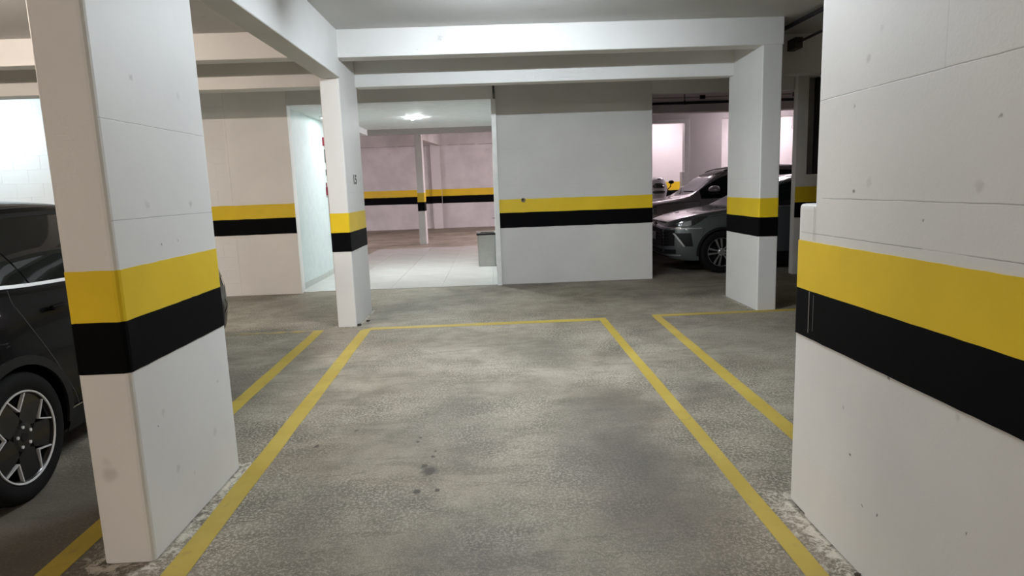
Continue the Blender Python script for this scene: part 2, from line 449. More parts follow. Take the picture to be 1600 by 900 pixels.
def bm_tube(bm, pts, r, n=10):
    for i in range(len(pts) - 1):
        bm_cyl(bm, pts[i], pts[i + 1], r, r, n)
        if i:
            s = bmesh.ops.create_uvsphere(bm, u_segments=n, v_segments=6, radius=r)
            bmesh.ops.translate(bm, vec=pts[i], verts=s['verts'])

def struct(o, label=None, cat=None):
    return tag(o, label, cat, kind='structure')

def outline_rect(x0, x1, y0, y1, ch):
    """plan outline of a column, corners rounded by ch, counter-clockwise"""
    pts = []
    for (cx, cy, a0) in ((x1 - ch, y1 - ch, 0), (x0 + ch, y1 - ch, 90), (x0 + ch, y0 + ch, 180), (x1 - ch, y0 + ch, 270)):
        for j in range(4):
            a = R(a0 + 30 * j)
            pts.append((cx + ch * math.cos(a), cy + ch * math.sin(a)))
    return pts

def prism(bm, outline, zs, wob=0.0, seed=1, close=True):
    rnd = random.Random(seed)
    rings = []
    for i, z in enumerate(zs):
        ring = []
        for (x, y) in outline:
            ring.append(bm.verts.new((x, y, z + (rnd.uniform(-wob, wob) if wob else 0))))
        rings.append(ring)
    n = len(outline)
    for a, b in zip(rings[:-1], rings[1:]):
        for j in range(n):
            bm.faces.new((a[j], a[(j + 1) % n], b[(j + 1) % n], b[j]))
    if close:
        bm.faces.new(rings[-1]); bm.faces.new(list(reversed(rings[0])))

def densify(outline, step):
    out = []
    n = len(outline)
    for i in range(n):
        a, b = outline[i], outline[(i + 1) % n]
        L = math.hypot(b[0] - a[0], b[1] - a[1])
        m_ = max(1, int(L / step))
        for j in range(m_):
            t = j / m_
            out.append((a[0] + (b[0] - a[0]) * t, a[1] + (b[1] - a[1]) * t))
    return out

def grow(outline, d):
    n = len(outline); out = []
    for i in range(n):
        p, q, r = outline[i - 1], outline[i], outline[(i + 1) % n]
        nx = (r[1] - p[1]); ny = -(r[0] - p[0])
        L = math.hypot(nx, ny) or 1
        out.append((q[0] + nx / L * d, q[1] + ny / L * d))
    return out

def column(label, foot, z1, bands, mat, ch=0.02, name='column', wob=0.0012, seed=3, extra=None):
    x0, x1, y0, y1 = foot
    cx, cy = (x0 + x1) / 2, (y0 + y1) / 2
    t = thing(name, label, 'column', (cx, cy, 0), kind='structure')
    ol = outline_rect(x0 - cx, x1 - cx, y0 - cy, y1 - cy, ch)
    bm = bmesh.new()
    prism(bm, ol, [0, z1])
    from_bm('shaft', bm, mat, t)
    band_set(t, densify(ol, 0.05), bands, wob, seed)
    return t

def band_set(parent, ol, bands, wob, seed, closed=True):
    zy1, zy0, zk0 = bands
    rnd = random.Random(seed)
    n = len(ol)
    o1 = grow(ol, 0.0022); o2 = grow(ol, 0.0032)
    for nm, a, b, o_, mt, s in (('yellow_band', zy0 - 0.006, zy1, o1, M['yellow'], 1), ('black_band', zk0, zy0, o2, M['black'], 2)):
        bm = bmesh.new()
        lo = [bm.verts.new((x, y, a + rnd.uniform(-wob, wob))) for x, y in o_]
        hi = [bm.verts.new((x, y, b + rnd.uniform(-wob, wob))) for x, y in o_]
        for j in range(n):
            k2 = (j + 1) % n
            bm.faces.new((lo[j], lo[k2], hi[k2], hi[j]))
        # turn the two rims in to the wall so that the coat has no open edge
        ol_in = [(x * 1.0, y * 1.0) for x, y in grow(ol, -0.002)]
        for ring, z in ((lo, a), (hi, b)):
            inn = [bm.verts.new((x, y, v.co.z)) for (x, y), v in zip(ol_in, ring)]
            for j in range(n):
                k2 = (j + 1) % n
                bm.faces.new((ring[j], ring[k2], inn[k2], inn[j]))
        from_bm(nm, bm, mt, parent)

def wall_band(parent, x0, x1, y, bands, wob=0.003, seed=5, end_left=0.0, end_right=0.0):
    """bands painted on a wall that faces -y; bands = (yellow top, yellow bottom, black bottom) at each end: ((l,l,l),(r,r,r))"""
    rnd = random.Random(seed)
    L, Rr = bands
    n = max(4, int((x1 - x0) / 0.12))
    for nm, i0, i1, dy, mt in (('yellow_band', 1, 0, 0.0025, M['yellow']), ('black_band', 2, 1, 0.0035, M['black'])):
        bm = bmesh.new()
        rows = []
        for j in range(n + 1):
            t = j / n; x = x0 + (x1 - x0) * t
            za = L[i0] + (Rr[i0] - L[i0]) * t + rnd.uniform(-wob, wob)
            zb = L[i1] + (Rr[i1] - L[i1]) * t + rnd.uniform(-wob, wob)
            if nm == 'yellow_band': za -= 0.006
            rows.append([bm.verts.new((x, y - dy, za)), bm.verts.new((x, y - dy, zb)), bm.verts.new((x, y + 0.002, zb)), bm.verts.new((x, y + 0.002, za))])
        for a, b in zip(rows[:-1], rows[1:]):
            for q in range(4):
                bm.faces.new((a[q], b[q], b[(q + 1) % 4], a[(q + 1) % 4]))
        bm.faces.new(rows[0]); bm.faces.new(list(reversed(rows[-1])))
        from_bm(nm, bm, mt, parent)

# ------------------------------------------------------------------ lamps
def build_lamp(i, spec):
    where, x, y, z, lx, ly, W, col = spec
    mt = emit('lamp_tube_%s_%d' % (where, i), col, 1.0)
    rad = 0.016
    L = max(lx, ly)
    area = math.pi * rad * L
    mt.node_tree.nodes['Principled BSDF'].inputs['Emission Strength'].default_value = W / (area * math.pi)
    words = {'centre': 'white tube lamp under the slab over the empty middle bay', 'left': 'white tube lamp under the slab over the black car',
             'behind_left': 'white tube lamp under the slab behind the black car', 'behind': 'white tube lamp under the slab behind the viewpoint of the middle bay',
             'third_bay': 'white tube lamp close to the blockwork of the far left bay', 'right_room': 'white tube lamp above the brown car',
             'right_bright': 'white tube lamp in front of the bright wall behind the cars', 'far_room': 'white tube lamp in the room beyond the tiled hall'}
    t = thing('batten_lamp', words[where] + (' on its right' if (where == 'far_room' and x > 0) or x > 7 else ''), 'lamp', (x, y, z))
    bm = bmesh.new()
    ring = [[bm.verts.new((sx * L / 2, rad * math.cos(R(a)), rad * math.sin(R(a)))) for a in range(180, 361, 30)] for sx in (-1, 1)]
    for j in range(6): bm.faces.new((ring[0][j], ring[0][j + 1], ring[1][j + 1], ring[1][j]))
    bm.faces.new(ring[0]); bm.faces.new(ring[1])
    tube = from_bm('tube', bm, mt, t)
    top = (2.93 + (y - 17) * 0.0833 if where == 'far_room' else 3.21) - z
    bm = bmesh.new(); bm_box(bm, -L / 2 - 0.03, L / 2 + 0.03, -0.022, 0.022, 0.0, 0.05, 0.004)
    for s in (-1, 1):
        bm_box(bm, s * (L / 2 + 0.012) - 0.012, s * (L / 2 + 0.012) + 0.012, -0.018, 0.018, -0.008, 0.04)
        if top > 0.075:
            bm_cyl(bm, (s * L * 0.35, 0, 0.06), (s * L * 0.35, 0, top), 0.006, n=8)
    from_bm('housing', bm, M['doorwhite'], t)

for i, s in enumerate(LAMPS): build_lamp(i, s)

# ------------------------------------------------------------------ floor, ceiling, outer shell
CZ = 3.21
def grid_floor():
    bm = bmesh.new()
    bm_box(bm, -12, 12, -8, 26.0, -0.2, 0)
    return from_bm('floor', bm, M['floor'])
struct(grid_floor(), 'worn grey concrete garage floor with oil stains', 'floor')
struct(box('ceiling', -12, 12, -8, 17.0, CZ, CZ + 0.2, M['ceil']), 'grey painted concrete slab overhead', 'ceiling')
struct(box('wall_west', -12.2, -12, -8, 26, 0, CZ, M['wall']), 'white outer wall at the far left of the garage', 'wall')
struct(box('wall_east', 12, 12.2, -8, 26, 0, CZ, M['wall']), 'white outer wall at the far right of the garage', 'wall')
struct(box('wall_south', -12.2, 12.2, -8.2, -8, 0, CZ, M['wall']), 'white outer wall behind the viewpoint', 'wall')

# --- back wall, left piece: a plain pier beside painted blockwork
YL = 9.84
wl = struct(box('wall_left', -12, -2.98, YL + 0.012, YL + 0.17, 0, CZ, M['wallL']), 'cream back wall left of the tiled hall, blockwork beside a plain pier', 'wall')
box('pier', -3.90, -2.98, YL, YL + 0.02, 0, CZ, M['wallL'], wl, 0.004)
# blocks: one shared mesh
blk_me = None
rnd = random.Random(11)
bw, bh = 0.39, 0.192
row = 0; z = 0.0
while z < 3.2:
    hh = min(bh, CZ - z - 0.004)
    x = -3.905 - (bw / 2 if row % 2 else 0)
    first = True
    xr = -3.905
    while xr > -8.6:
        wdt = bw if not (row % 2 and first) else bw / 2
        first = False
        key = (round(wdt, 3), round(hh, 3))
        if blk_me is None: blk_me = {}
        if key not in blk_me:
            bm = bmesh.new(); bm_box(bm, -wdt / 2 + 0.0005, wdt / 2 - 0.0005, 0, 0.02, 0.0005, hh + 0.0075, 0.0012, 1)
            o = from_bm('block', bm, M['wallL'], wl); blk_me[key] = o.data
        else:
            o = link('block', blk_me[key], wl)
        o.location = (xr - wdt / 2, YL + rnd.uniform(-0.0006, 0.0004), z)
        xr -= wdt
    z += 0.2 if hh == bh else 1
    row += 1
box('block_infill', -12, -8.5, YL, YL + 0.02, 0, CZ, M['wallL'], wl)
wall_band(wl, -8.6, -2.98, YL - 0.0035, ((1.35, 1.14, 0.90), (1.375, 1.165, 0.925)), seed=8)
box('shallow_ridge', -3.922, -3.892, YL - 0.0045, YL + 0.02, 0, CZ, M['wallL'], wl, 0.004)

# lintel over the hall opening, back wall E, lintel over the right opening
YE = 9.95
struct(box('trim_1', -2.98, 0.05, YL + 0.02, YE + 0.14, 2.80, CZ, M['beam'], None), 'white lintel above the tiled hall opening', 'lintel')
we = struct(box('wall_back', 0.085, 2.455, YE, YE + 0.14, 0, CZ, M['wallE'], None, 0.006), 'white wall with yellow and black bands between hall and cars', 'wall')
wall_band(we, 0.085, 2.455, YE, ((1.317, 1.113, 0.880), (1.311, 1.110, 0.882)), seed=4)
bm = bmesh.new(); bm_cyl(bm, (0.463, YE - 0.0048, 1.296), (0.463, YE + 0.001, 1.296), 0.036, n=14); from_bm('filler_patch', bm, simple('brownish_filler', (0.22, 0.17, 0.10), 0.8), we)
bm = bmesh.new(); bm_cyl(bm, (0.455, YE - 0.0062, 1.303), (0.455, YE, 1.303), 0.018, n=12); from_bm('drill_hole', bm, M['gap'], we)
struct(box('trim_2', 2.455, 4.62, YE + 0.005, YE + 0.14, 2.812, CZ, M['beam']), 'grey lintel above the opening in front of the grey car', 'lintel')

# --- wall G at the right with a dark recessed opening
YG = 9.86
wg = thing('wall_right', 'shadowed white wall at right with a dark recess above its ochre band', 'wall', (0, 0, 0), kind='structure')
bm = bmesh.new()
bm_box(bm, 4.635, 4.80, YG, YG + 0.13, 0, CZ)
bm_box(bm, 4.80, 9.0, YG + 0.005, YG + 0.13, 0, 1.535)
bm_box(bm, 4.80, 9.0, YG + 0.005, YG + 0.13, 2.97, CZ)
from_bm('wall_face', bm, M['wall'], wg)
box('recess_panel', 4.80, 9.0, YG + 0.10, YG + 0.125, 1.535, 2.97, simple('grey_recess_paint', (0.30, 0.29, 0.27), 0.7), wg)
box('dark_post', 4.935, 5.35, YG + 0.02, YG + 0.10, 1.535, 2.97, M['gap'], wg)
wall_band(wg, 4.635, 9.0, YG, ((1.35, 1.115, 0.88), (1.35, 1.115, 0.88)), seed=14)

# ------------------------------------------------------------------ beams
def beam(name, label, x0, x1, y0, y1, z0, z1=CZ, mat=None):
    return struct(box(name, x0, x1, y0, y1, z0, z1, mat or M['beam'], None, 0.006, 1), label, 'beam')
beam('beam', 'white beam face over the middle bay, nearest cross beam', -1.60, 3.206, 7.182, 7.40, 2.922)
beam('beam', 'beige beam face over the left bay, nearest cross beam', -12.0, -1.80, 7.19, 7.40, 2.938)
beam('beam', 'second white cross beam behind the first, over the middle bay', -1.60, 12.0, 8.04, 8.24, 2.745)
beam('beam', 'second beige cross beam behind the first, over the left bay', -12.0, -1.81, 8.04, 8.30, 2.768)
beam('beam', 'long beam from the near left column to the slim column', -1.80, -1.585, -8, 7.21, 2.72)

# ------------------------------------------------------------------ columns
column('large near left column, cream front and cool white side', FOOT_A, CZ, (1.233, 1.027, 0.818), M['colA'], ch=0.022, seed=3)
colB = column('slim middle-distance column marked 15 beside the tiled hall', FOOT_B, CZ, (1.281, 1.067, 0.854), M['col'], ch=0.014, seed=6)
column('middle-distance column at right in front of the grey car', FOOT_C, CZ, (1.279, 1.065, 0.850), M['col'], ch=0.012, seed=7)

# D: wide near column at right, with a low rounded ledge on its far end
t = thing('column', 'wide near right column with a low rounded ledge at its end', 'column', (1.57, 1.78, 0), kind='structure')
ol = outline_rect(1.34 - 1.57, 0.23, 0.9 - 1.78, 2.665 - 1.78, 0.012)
bm = bmesh.new(); prism(bm, ol, [0, CZ]); from_bm('shaft', bm, M['colD'], t)
bm = bmesh.new(); bm_box(bm, 1.3404 - 1.57, 0.02, 2.60 - 1.78, 2.805 - 1.78, 0, 1.385, 0.02, 3)
from_bm('ledge', bm, M['colD'], t)
olD = densify(outline_rect(1.337 - 1.57, 0.231, 0.899 - 1.78, 2.806 - 1.78, 0.02), 0.06)
band_set(t, olD, (1.227, 1.018, 0.812), 0.001, 9)
scr = simple('grey_scrape', (0.20, 0.19, 0.17), 0.7)
for (yy, z0, z1, wd) in ((2.672, 0.835, 1.015, 0.005), (2.635, 0.85, 1.005, 0.004)):
    box('scrape', 1.3332 - 1.57, 1.3342 - 1.57, yy - 1.78, yy + wd - 1.78, z0, z1, scr if wd > 0.004 else simple('faint_scrape', (0.07, 0.068, 0.064), 0.7), t)
box('ledge_seam', 1.3362 - 1.57, 1.3376 - 1.57, 2.6635 - 1.78, 2.6665 - 1.78, 1.235, 1.375, simple('seam_shadow_line', (0.60, 0.59, 0.57), 0.8), t)

# writing on column B
def text_obj(name, s, size, mat, parent, matrix, sx=1.0, ext=0.0006):
    cu = bpy.data.curves.new(name, 'FONT')
    cu.body = s; cu.size = size; cu.extrude = ext
    cu.offset = size * 0.035; cu.align_x = 'CENTER'; cu.align_y = 'CENTER'
    tmp = bpy.data.objects.new(name, cu); C.objects.link(tmp)
    dg = bpy.context.evaluated_depsgraph_get()
    me = bpy.data.meshes.new_from_object(tmp.evaluated_get(dg))
    bpy.data.objects.remove(tmp)
    me.materials.clear(); me.materials.append(mat)
    for vv in me.vertices: vv.co.x *= sx
    o = link(name, me, parent)
    o.matrix_local = matrix
    return o
# on the face x = -1.60 that looks to +x: text right = -? seen from +x looking to -x, right is +y
mt_ = Matrix(((0, 0, 1, -1.5990 + 1.705), (1, 0, 0, 7.655 - 7.67), (0, 1, 0, 1.645), (0, 0, 0, 1)))
o = text_obj('stencil_number', '15', 0.145, M['ink'], colB, mt_, 1.45)

# ------------------------------------------------------------------ parking lines
def line(label, quad, mat=None, name='parking_line'):
    bm = bmesh.new()
    (a, b, c, d) = quad
    n = 24
    lo, hi = [], []
    rr = random.Random(hash(label) % 1000)
    rr = random.Random(len(label) * 7 + int(abs(a[0]) * 100))
    lv, hv = [], []
    for i in range(n + 1):
        t = i / n
        p = (a[0] + (b[0] - a[0]) * t + rr.uniform(-.003, .003), a[1] + (b[1] - a[1]) * t + rr.uniform(-.003, .003))
        q = (d[0] + (c[0] - d[0]) * t + rr.uniform(-.003, .003), d[1] + (c[1] - d[1]) * t + rr.uniform(-.003, .003))
        lv.append([bm.verts.new((*p, 0.0)), bm.verts.new((*p, 0.002))])
        hv.append([bm.verts.new((*q, 0.0)), bm.verts.new((*q, 0.002))])
    for i in range(n):
        bm.faces.new((lv[i][1], lv[i + 1][1], hv[i + 1][1], hv[i][1]))
        bm.faces.new((lv[i][0], lv[i + 1][0], lv[i + 1][1], lv[i][1]))
        bm.faces.new((hv[i][0], hv[i + 1][0], hv[i + 1][1], hv[i][1]))
    for i in (0, n): bm.faces.new((lv[i][0], lv[i][1], hv[i][1], hv[i][0]))
    return tag(from_bm(name, bm, mat or M['line']), label, 'line marking', 'yellow parking lines', 'structure')
line('yellow line along the right edge of the empty middle bay', ((1.13, -3), (1.135, 6.99), (1.22, 6.99), (1.218, -3)))
line('yellow line along the left edge of the empty middle bay', ((-1.262, -3), (-1.515, 6.98), (-1.40, 6.98), (-1.165, -3)))
line('yellow line across the head of the empty middle bay', ((-1.515, 6.98), (1.22, 6.99), (1.22, 7.12), (-1.40, 7.10)))
line('yellow line beside the near right column, right of the middle bay', ((1.66, 2.9), (1.748, 7.07), (1.842, 7.07), (1.77, 2.9)))
line('thin yellow line running to the foot of the right column', ((1.748, 7.07), (3.55, 7.10), (3.55, 7.20), (1.76, 7.19)))
line('yellow line behind the near left column, left of the middle bay', ((-1.83, -2), (-2.04, 7.06), (-1.93, 7.06), (-1.72, -2)))
line('faded yellow line in front of the black car', ((-2.03, 6.98), (-5.2, 6.98), (-5.2, 7.08), (-2.03, 7.08)), M['fadeline'])

# ------------------------------------------------------------------ tiled hall
HX0, HX1, HY0, HY1 = -3.05, 0.05, 9.93, 16.9
hf = struct(box('floor_hall', HX0, HX1, HY0, HY1, 0, 0.004, M['grout']), 'pale tiled floor of the hall', 'floor')
tm = {}
y = HY0
while y < HY1 - 0.05:
    y2 = min(y + 0.8, HY1)
    x = HX0
    while x < HX1 - 0.02:
        x2 = min(-0.85 + 0.8 * math.ceil((x + 1e-4 + 0.85) / 0.8), HX1)
        key = (round(x2 - x, 3), round(y2 - y, 3))
        if key not in tm:
            bm = bmesh.new(); bm_box(bm, 0.002, key[0] - 0.002, 0.002, key[1] - 0.002, 0, 0.007, 0.0015, 1)
            o = from_bm('tile', bm, M['tile'], hf); tm[key] = o.data
        else: o = link('tile', tm[key], hf)
        o.location = (x, y, 0.0035)
        x = x2
    y = y2
struct(box('ceiling_hall', HX0 - 0.1, HX1 + 0.1, YE + 0.10, 14.05, 2.80, 2.90, M['gyp']), 'smooth white lowered ceiling of the hall', 'ceiling')
struct(box('wall_hall_left', HX0 - 0.14, HX0, YL + 0.17, 12.6, 0, CZ, M['hallwall']), 'pale cool white wall inside the hall on the left', 'wall')
struct(box('wall_hall_right', 0.05, 0.17, YE + 0.14, 15.0, 0, CZ, M['hallwall']), 'white wall inside the hall on the right, seen edge on', 'wall')
struct(box('baseboard_left', HX0, HX0 + 0.012, YL + 0.17, 12.6, 0.010, 0.10, M['skirt']), 'grey skirting along the hall wall', 'baseboard')
struct(box('trim_3', 0.022, 0.092, YL + 0.03, YE + 0.13, 0.0, 2.80, M['doorwhite'], None, 0.004), 'white jamb at the right edge of the hall opening', 'jamb')
# door in the right hall wall, seen at a grazing angle
d = struct(thing('door_1', 'white door seen edge on in the right hall wall', 'door', (0.05, 11.2, 0)))
box('door_leaf', -0.022, 0.0, -0.42, 0.42, 0.012, 2.10, M['doorwhite'], d, 0.003)
for s in (-1, 1): box('door_jamb', -0.032, 0.0, s * 0.45 - 0.03, s * 0.45 + 0.03, 0.012, 2.16, M['doorwhite'], d, 0.003)
box('door_head', -0.032, 0.0, -0.48, 0.48, 2.10, 2.16, M['doorwhite'], d, 0.003)
box('door_gap', -0.023, 0.0, -0.425, -0.419, 0.012, 2.1, M['gap'], d)
bm = bmesh.new(); bm_cyl(bm, (-0.022, -0.33, 1.0), (-0.065, -0.33, 1.0), 0.011, n=10); bm_cyl(bm, (-0.065, -0.34, 1.0), (-0.065, -0.22, 1.0), 0.010, n=10)
from_bm('handle', bm, M['steel_l'], d)
d2_ = struct(thing('door_2', 'white lift door seen edge on deeper in the hall', 'door', (0.05, 13.4, 0)))
for s in (-1, 1): box('door_panel', -0.015, 0.0, min(0, s * 0.42), max(0, s * 0.42), 0.012, 2.1, M['steel'], d2_, 0.002)
for s in (-1, 1): box('door_jamb', -0.03, 0.0, s * 0.47 - 0.05, s * 0.47 + 0.05, 0.012, 2.2, M['doorwhite'], d2_, 0.003)
box('door_head', -0.03, 0.0, -0.52, 0.52, 2.1, 2.2, M['doorwhite'], d2_, 0.003)
# small black control on the wall by the bin
cb = tag(box('wall_socket', 0.02, 0.05, 10.62, 10.70, 0.12, 0.24, M['plastic'], None, 0.004), 'small black wall socket low on the white hall wall', 'socket')

# hall downlights in view: one larger and two small
hall_em = emit('hall_downlight', (0.92, 1.0, 1.0), 950)
for nm, lb, px_, py_, rr in (('downlight', 'large bright round downlight in the hall ceiling', -1.29, 11.93, 0.075),
                             ('downlight', 'tiny bright spot left of the large hall downlight', -1.475, 11.90, 0.022),
                             ('downlight', 'tiny bright spot nearest below the large hall downlight', -1.42, 12.22, 0.026)):
    t = thing(nm, lb, 'downlight', (px_, py_, 2.80))
    bm = bmesh.new(); bm_cyl(bm, (0, 0, 0), (0, 0, -0.010), rr * 1.2, rr * 1.15, 24)
    from_bm('rim', bm, M['doorwhite'], t)
    bm = bmesh.new(); bm_cyl(bm, (0, 0, -0.0101), (0, 0, -0.016), rr, rr * 0.95, 24)
    from_bm('lens', bm, hall_em, t)
# unseen panel added to brighten the hall, kept behind the slim column
def area_lamp(label, x, y, z, sx, sy, W, col):
    t = thing('fill_panel', label, 'lamp', (x, y, z))
    box('frame', -sx / 2 - .02, sx / 2 + .02, -sy / 2 - .02, sy / 2 + .02, 0.004, 0.03, M['doorwhite'], t)
    mt = emit('fill_panel_glow', col, W / (sx * sy * math.pi))
    box('diffuser', -sx / 2, sx / 2, -sy / 2, sy / 2, -0.004, 0.004, mt, t)
area_lamp('unseen fill panel added on the hall ceiling behind the slim column', -2.72, 11.6, 2.775, 0.3, 0.5, 5, (0.86, 1.0, 0.98))

# fire hose cabinet and signs on the hall's left wall
t = thing('hose_cabinet', 'red fire hose cabinet on the hall wall behind the slim column', 'cabinet', (HX0, 12.15, 0.60))
box('body', 0, 0.05, -0.02, 0.75, 0, 1.02, M['red'], t, 0.006)
box('door', 0.05, 0.062, 0.02, 0.71, 0.04, 0.98, M['red'], t, 0.004)
box('latch', 0.062, 0.075, 0.06, 0.09, 0.48, 0.56, M['chrome'], t, 0.003)
t = thing('fire_alarm', 'red alarm call point with white face above the hose cabinet', 'alarm', (HX0, 12.06, 1.47))
box('body', 0, 0.055, -0.05, 0.05, 0, 0.15, M['redsign'], t, 0.01)
box('push_plate', 0.055, 0.058, -0.028, 0.028, 0.05, 0.11, M['doorwhite'], t)
box('conduit', 0, 0.018, -0.012, 0.012, 0.15, 0.23, M['red'], t)
tag(box('fire_sign', HX0, HX0 + 0.045, 12.02, 12.16, 2.36, 2.51, M['redsign'], None, 0.004), 'small red sign plate high on the hall wall', 'sign')
tag(box('notice_plate', HX0, HX0 + 0.022, 12.10, 12.2, 2.06, 2.30, M['gap'], None, 0.003), 'narrow dark notice plate under the red sign', 'sign')
tag(box('notice_plate', HX0, HX0 + 0.03, 12.10, 12.18, 1.83, 1.94, M['gap'], None, 0.003), 'short dark plate between notice plate and alarm', 'sign')

# pedal bin
t = thing('waste_bin', 'stainless steel waste bin with black rim beside the hall door', 'bin', (-0.155, 12.45, 0.0105))
bm = bmesh.new()
rings = []
for (zz, hw, hd) in ((0.0, 0.158, 0.12), (0.02, 0.165, 0.125), (0.60, 0.175, 0.135)):
    ol = outline_rect(-hw, hw, -hd, hd, 0.025); rings.append([bm.verts.new((a, b, zz)) for a, b in ol])
for a, b in zip(rings[:-1], rings[1:]):
    for j in range(len(a)): bm.faces.new((a[j], a[(j + 1) % len(a)], b[(j + 1) % len(a)], b[j]))
bm.faces.new(rings[-1]); bm.faces.new(rings[0])
from_bm('body', bm, M['steel'], t)
bm = bmesh.new(); prism(bm, outline_rect(-0.188, 0.188, -0.146, 0.146, 0.025), [0.60, 0.640]); from_bm('rim', bm, M['plastic'], t)
bm = bmesh.new(); prism(bm, outline_rect(-0.192, 0.192, -0.150, 0.150, 0.027), [0.640, 0.668])
from_bm('lid', bm, M['steel_l'], t)
box('swing_flap', -0.11, 0.15, -0.1515, -0.145, 0.644, 0.662, M['plastic'], t, 0.002)
box('foot', -0.15, 0.15, -0.11, 0.11, -0.0005, 0.008, M['plastic'], t)

# ------------------------------------------------------------------ far room beyond the hall
FZ = 3.63
def wedge(name, x0, x1, y0, y1, za0, za1, zb0, zb1, mat):
    """box whose under and upper sides slope from y0 (za0, za1) to y1 (zb0, zb1)"""
    bm = bmesh.new()
    v = [bm.verts.new(p) for p in ((x0, y0, za0), (x1, y0, za0), (x1, y0, za1), (x0, y0, za1), (x0, y1, zb0), (x1, y1, zb0), (x1, y1, zb1), (x0, y1, zb1))]
    for f in ((0, 1, 2, 3), (4, 5, 6, 7), (0, 1, 5, 4), (3, 2, 6, 7), (0, 3, 7, 4), (1, 2, 6, 5)): bm.faces.new([v[q] for q in f])
    return from_bm(name, bm, mat)
struct(box('ceiling_right', 2.46, 12, 17.0, 18.2, CZ, CZ + 0.2, M['wall']), 'pale ceiling strip before the bright wall', 'ceiling')
struct(wedge('ceiling_far', -12, 2.46, 17.0, 26.0, 2.93, 3.2, FZ + 0.05, FZ + 0.25, M['wall']), 'pale ceiling of the far room rising towards its end wall', 'ceiling')
wf = struct(box('wall_far', -12, 2.6, 25.45, 25.65, 0, FZ, M['farwall']), 'far pinkish blockwork wall beyond the hall', 'wall')
wall_band(wf, -12, 2.6, 25.45, ((1.55, 1.285, 1.02), (1.50, 1.235, 0.945)), seed=21)
column('thin far column standing beyond the hall tiles', (-2.09, -1.90, 18.06, 18.5), 3.02, (1.43, 1.178, 0.93), M['wall'], ch=0.01, seed=22)
p_ = struct(box('trim_4', -2.33, -1.97, 25.2, 25.45, 0, FZ - 0.02, M['wall'], None, 0.008), 'shallow pilaster on the far wall behind the thin column', 'pilaster')
wall_band(p_, -2.33, -1.97, 25.2, ((1.52, 1.262, 0.985), (1.515, 1.258, 0.98)), seed=23)
struct(wedge('beam', -2.09, -1.90, 18.5, 25.2, 2.89, 3.05, 3.16, 3.60, M['wall']), 'far beam running from the thin column to the pilaster', 'beam')
struct(box('beam', -3.0, -2.60, 13.0, 14.04, 2.68, 2.80, M['gyp']), 'short white beam stub at the end of the hall ceiling', 'beam')
struct(box('wall_mid_right', 2.3, 2.46, YE + 0.14, 25.5, 0, CZ - 0.002, M['wall']), 'white partition hidden behind the banded back wall', 'wall')

# ------------------------------------------------------------------ right room behind the cars
wh = thing('wall_rear', 'dim lavender wall behind the cars with a framed opening', 'wall', (0, 0, 0), kind='structure')
YH = 16.0
bm = bmesh.new()
bm_box(bm, 2.46, 3.2, YH, YH + 0.16, 0, CZ)
bm_box(bm, 3.2, 4.74, YH, YH + 0.16, 2.93, CZ)
bm_box(bm, 4.74, 5.66, YH, YH + 0.16, 0, CZ)
bm_box(bm, 5.66, 12.0, YH, YH + 0.16, 2.98, CZ)
from_bm('wall_face', bm, M['wall'], wh)
box('frame_post', 4.74, 4.86, YH - 0.03, YH + 0.18, 1.72, 2.98, M['doorwhite'], wh, 0.006)
box('frame_head', 3.2, 4.739, YH - 0.03, YH + 0.18, 2.90, 2.98, M['doorwhite'], wh, 0.006)
box('frame_foot', 4.68, 4.86, YH - 0.03, YH + 0.18, 0.0, 1.72, M['doorwhite'], wh, 0.006)
wr = struct(box('wall_bright', 2.46, 12.0, 18.0, 18.2, 0, CZ, M['block']), 'brightly lit blockwork wall beyond the opening behind the cars', 'wall')
wall_band(wr, 2.46, 12.0, 18.0, ((1.49, 1.262, 1.02), (1.49, 1.262, 1.02)), seed=31)
beam('beam', 'pale beam above the cars just behind the lintel', 2.46, 12.0, 14.2, 14.45, 2.96)
t = thing('sprinkler_pipe', 'black pipe hung across the ceiling above the two cars', 'pipe', (0, 13.0, 3.02))
bm = bmesh.new(); bm_tube(bm, [(2.46, 0, 0.0), (12, 0, 0.0)], 0.028); from_bm('pipe', bm, M['pipe'], t)
for xx in (3.85, 5.6, 7.4):
    bm = bmesh.new(); bm_cyl(bm, (xx, 0, 0.0), (xx, 0, CZ - 3.02), 0.008, n=8); bm_cyl(bm, (xx - 0.02, 0, 0), (xx + 0.02, 0, 0), 0.034, n=14)
    from_bm('hanger', bm, M['pipe'], t)
t = tag(link('conduit', None, None, (0, 13.3, 3.16)), 'thin pale conduit above the black pipe over the cars', 'conduit')
bm = bmesh.new(); bm_tube(bm, [(2.46, 0, 0), (12, 0, 0)], 0.014, 8); from_bm('tube', bm, M['gpipe'], t)
for xx in (4.3, 6.2): box('junction_box', xx - 0.05, xx + 0.05, -0.03, 0.03, -0.04, 0.035, M['plastic'], t, 0.005)
# wall pipe with elbow on the bright wall
t = thing('drain_pipe', 'grey pipe with an elbow on the bright wall', 'pipe', (8.33, 17.93, 0))
bm = bmesh.new(); bm_tube(bm, [(0, 0, 3.2), (0, 0, 2.86), (0.05, 0, 2.80), (0.6, 0, 2.80)], 0.035, 10); from_bm('pipe', bm, M['gpipe'], t)
bm = bmesh.new(); bm_cyl(bm, (0, 0, 2.90), (0, 0, 2.84), 0.046, n=12); from_bm('collar', bm, M['gpipe'], t)
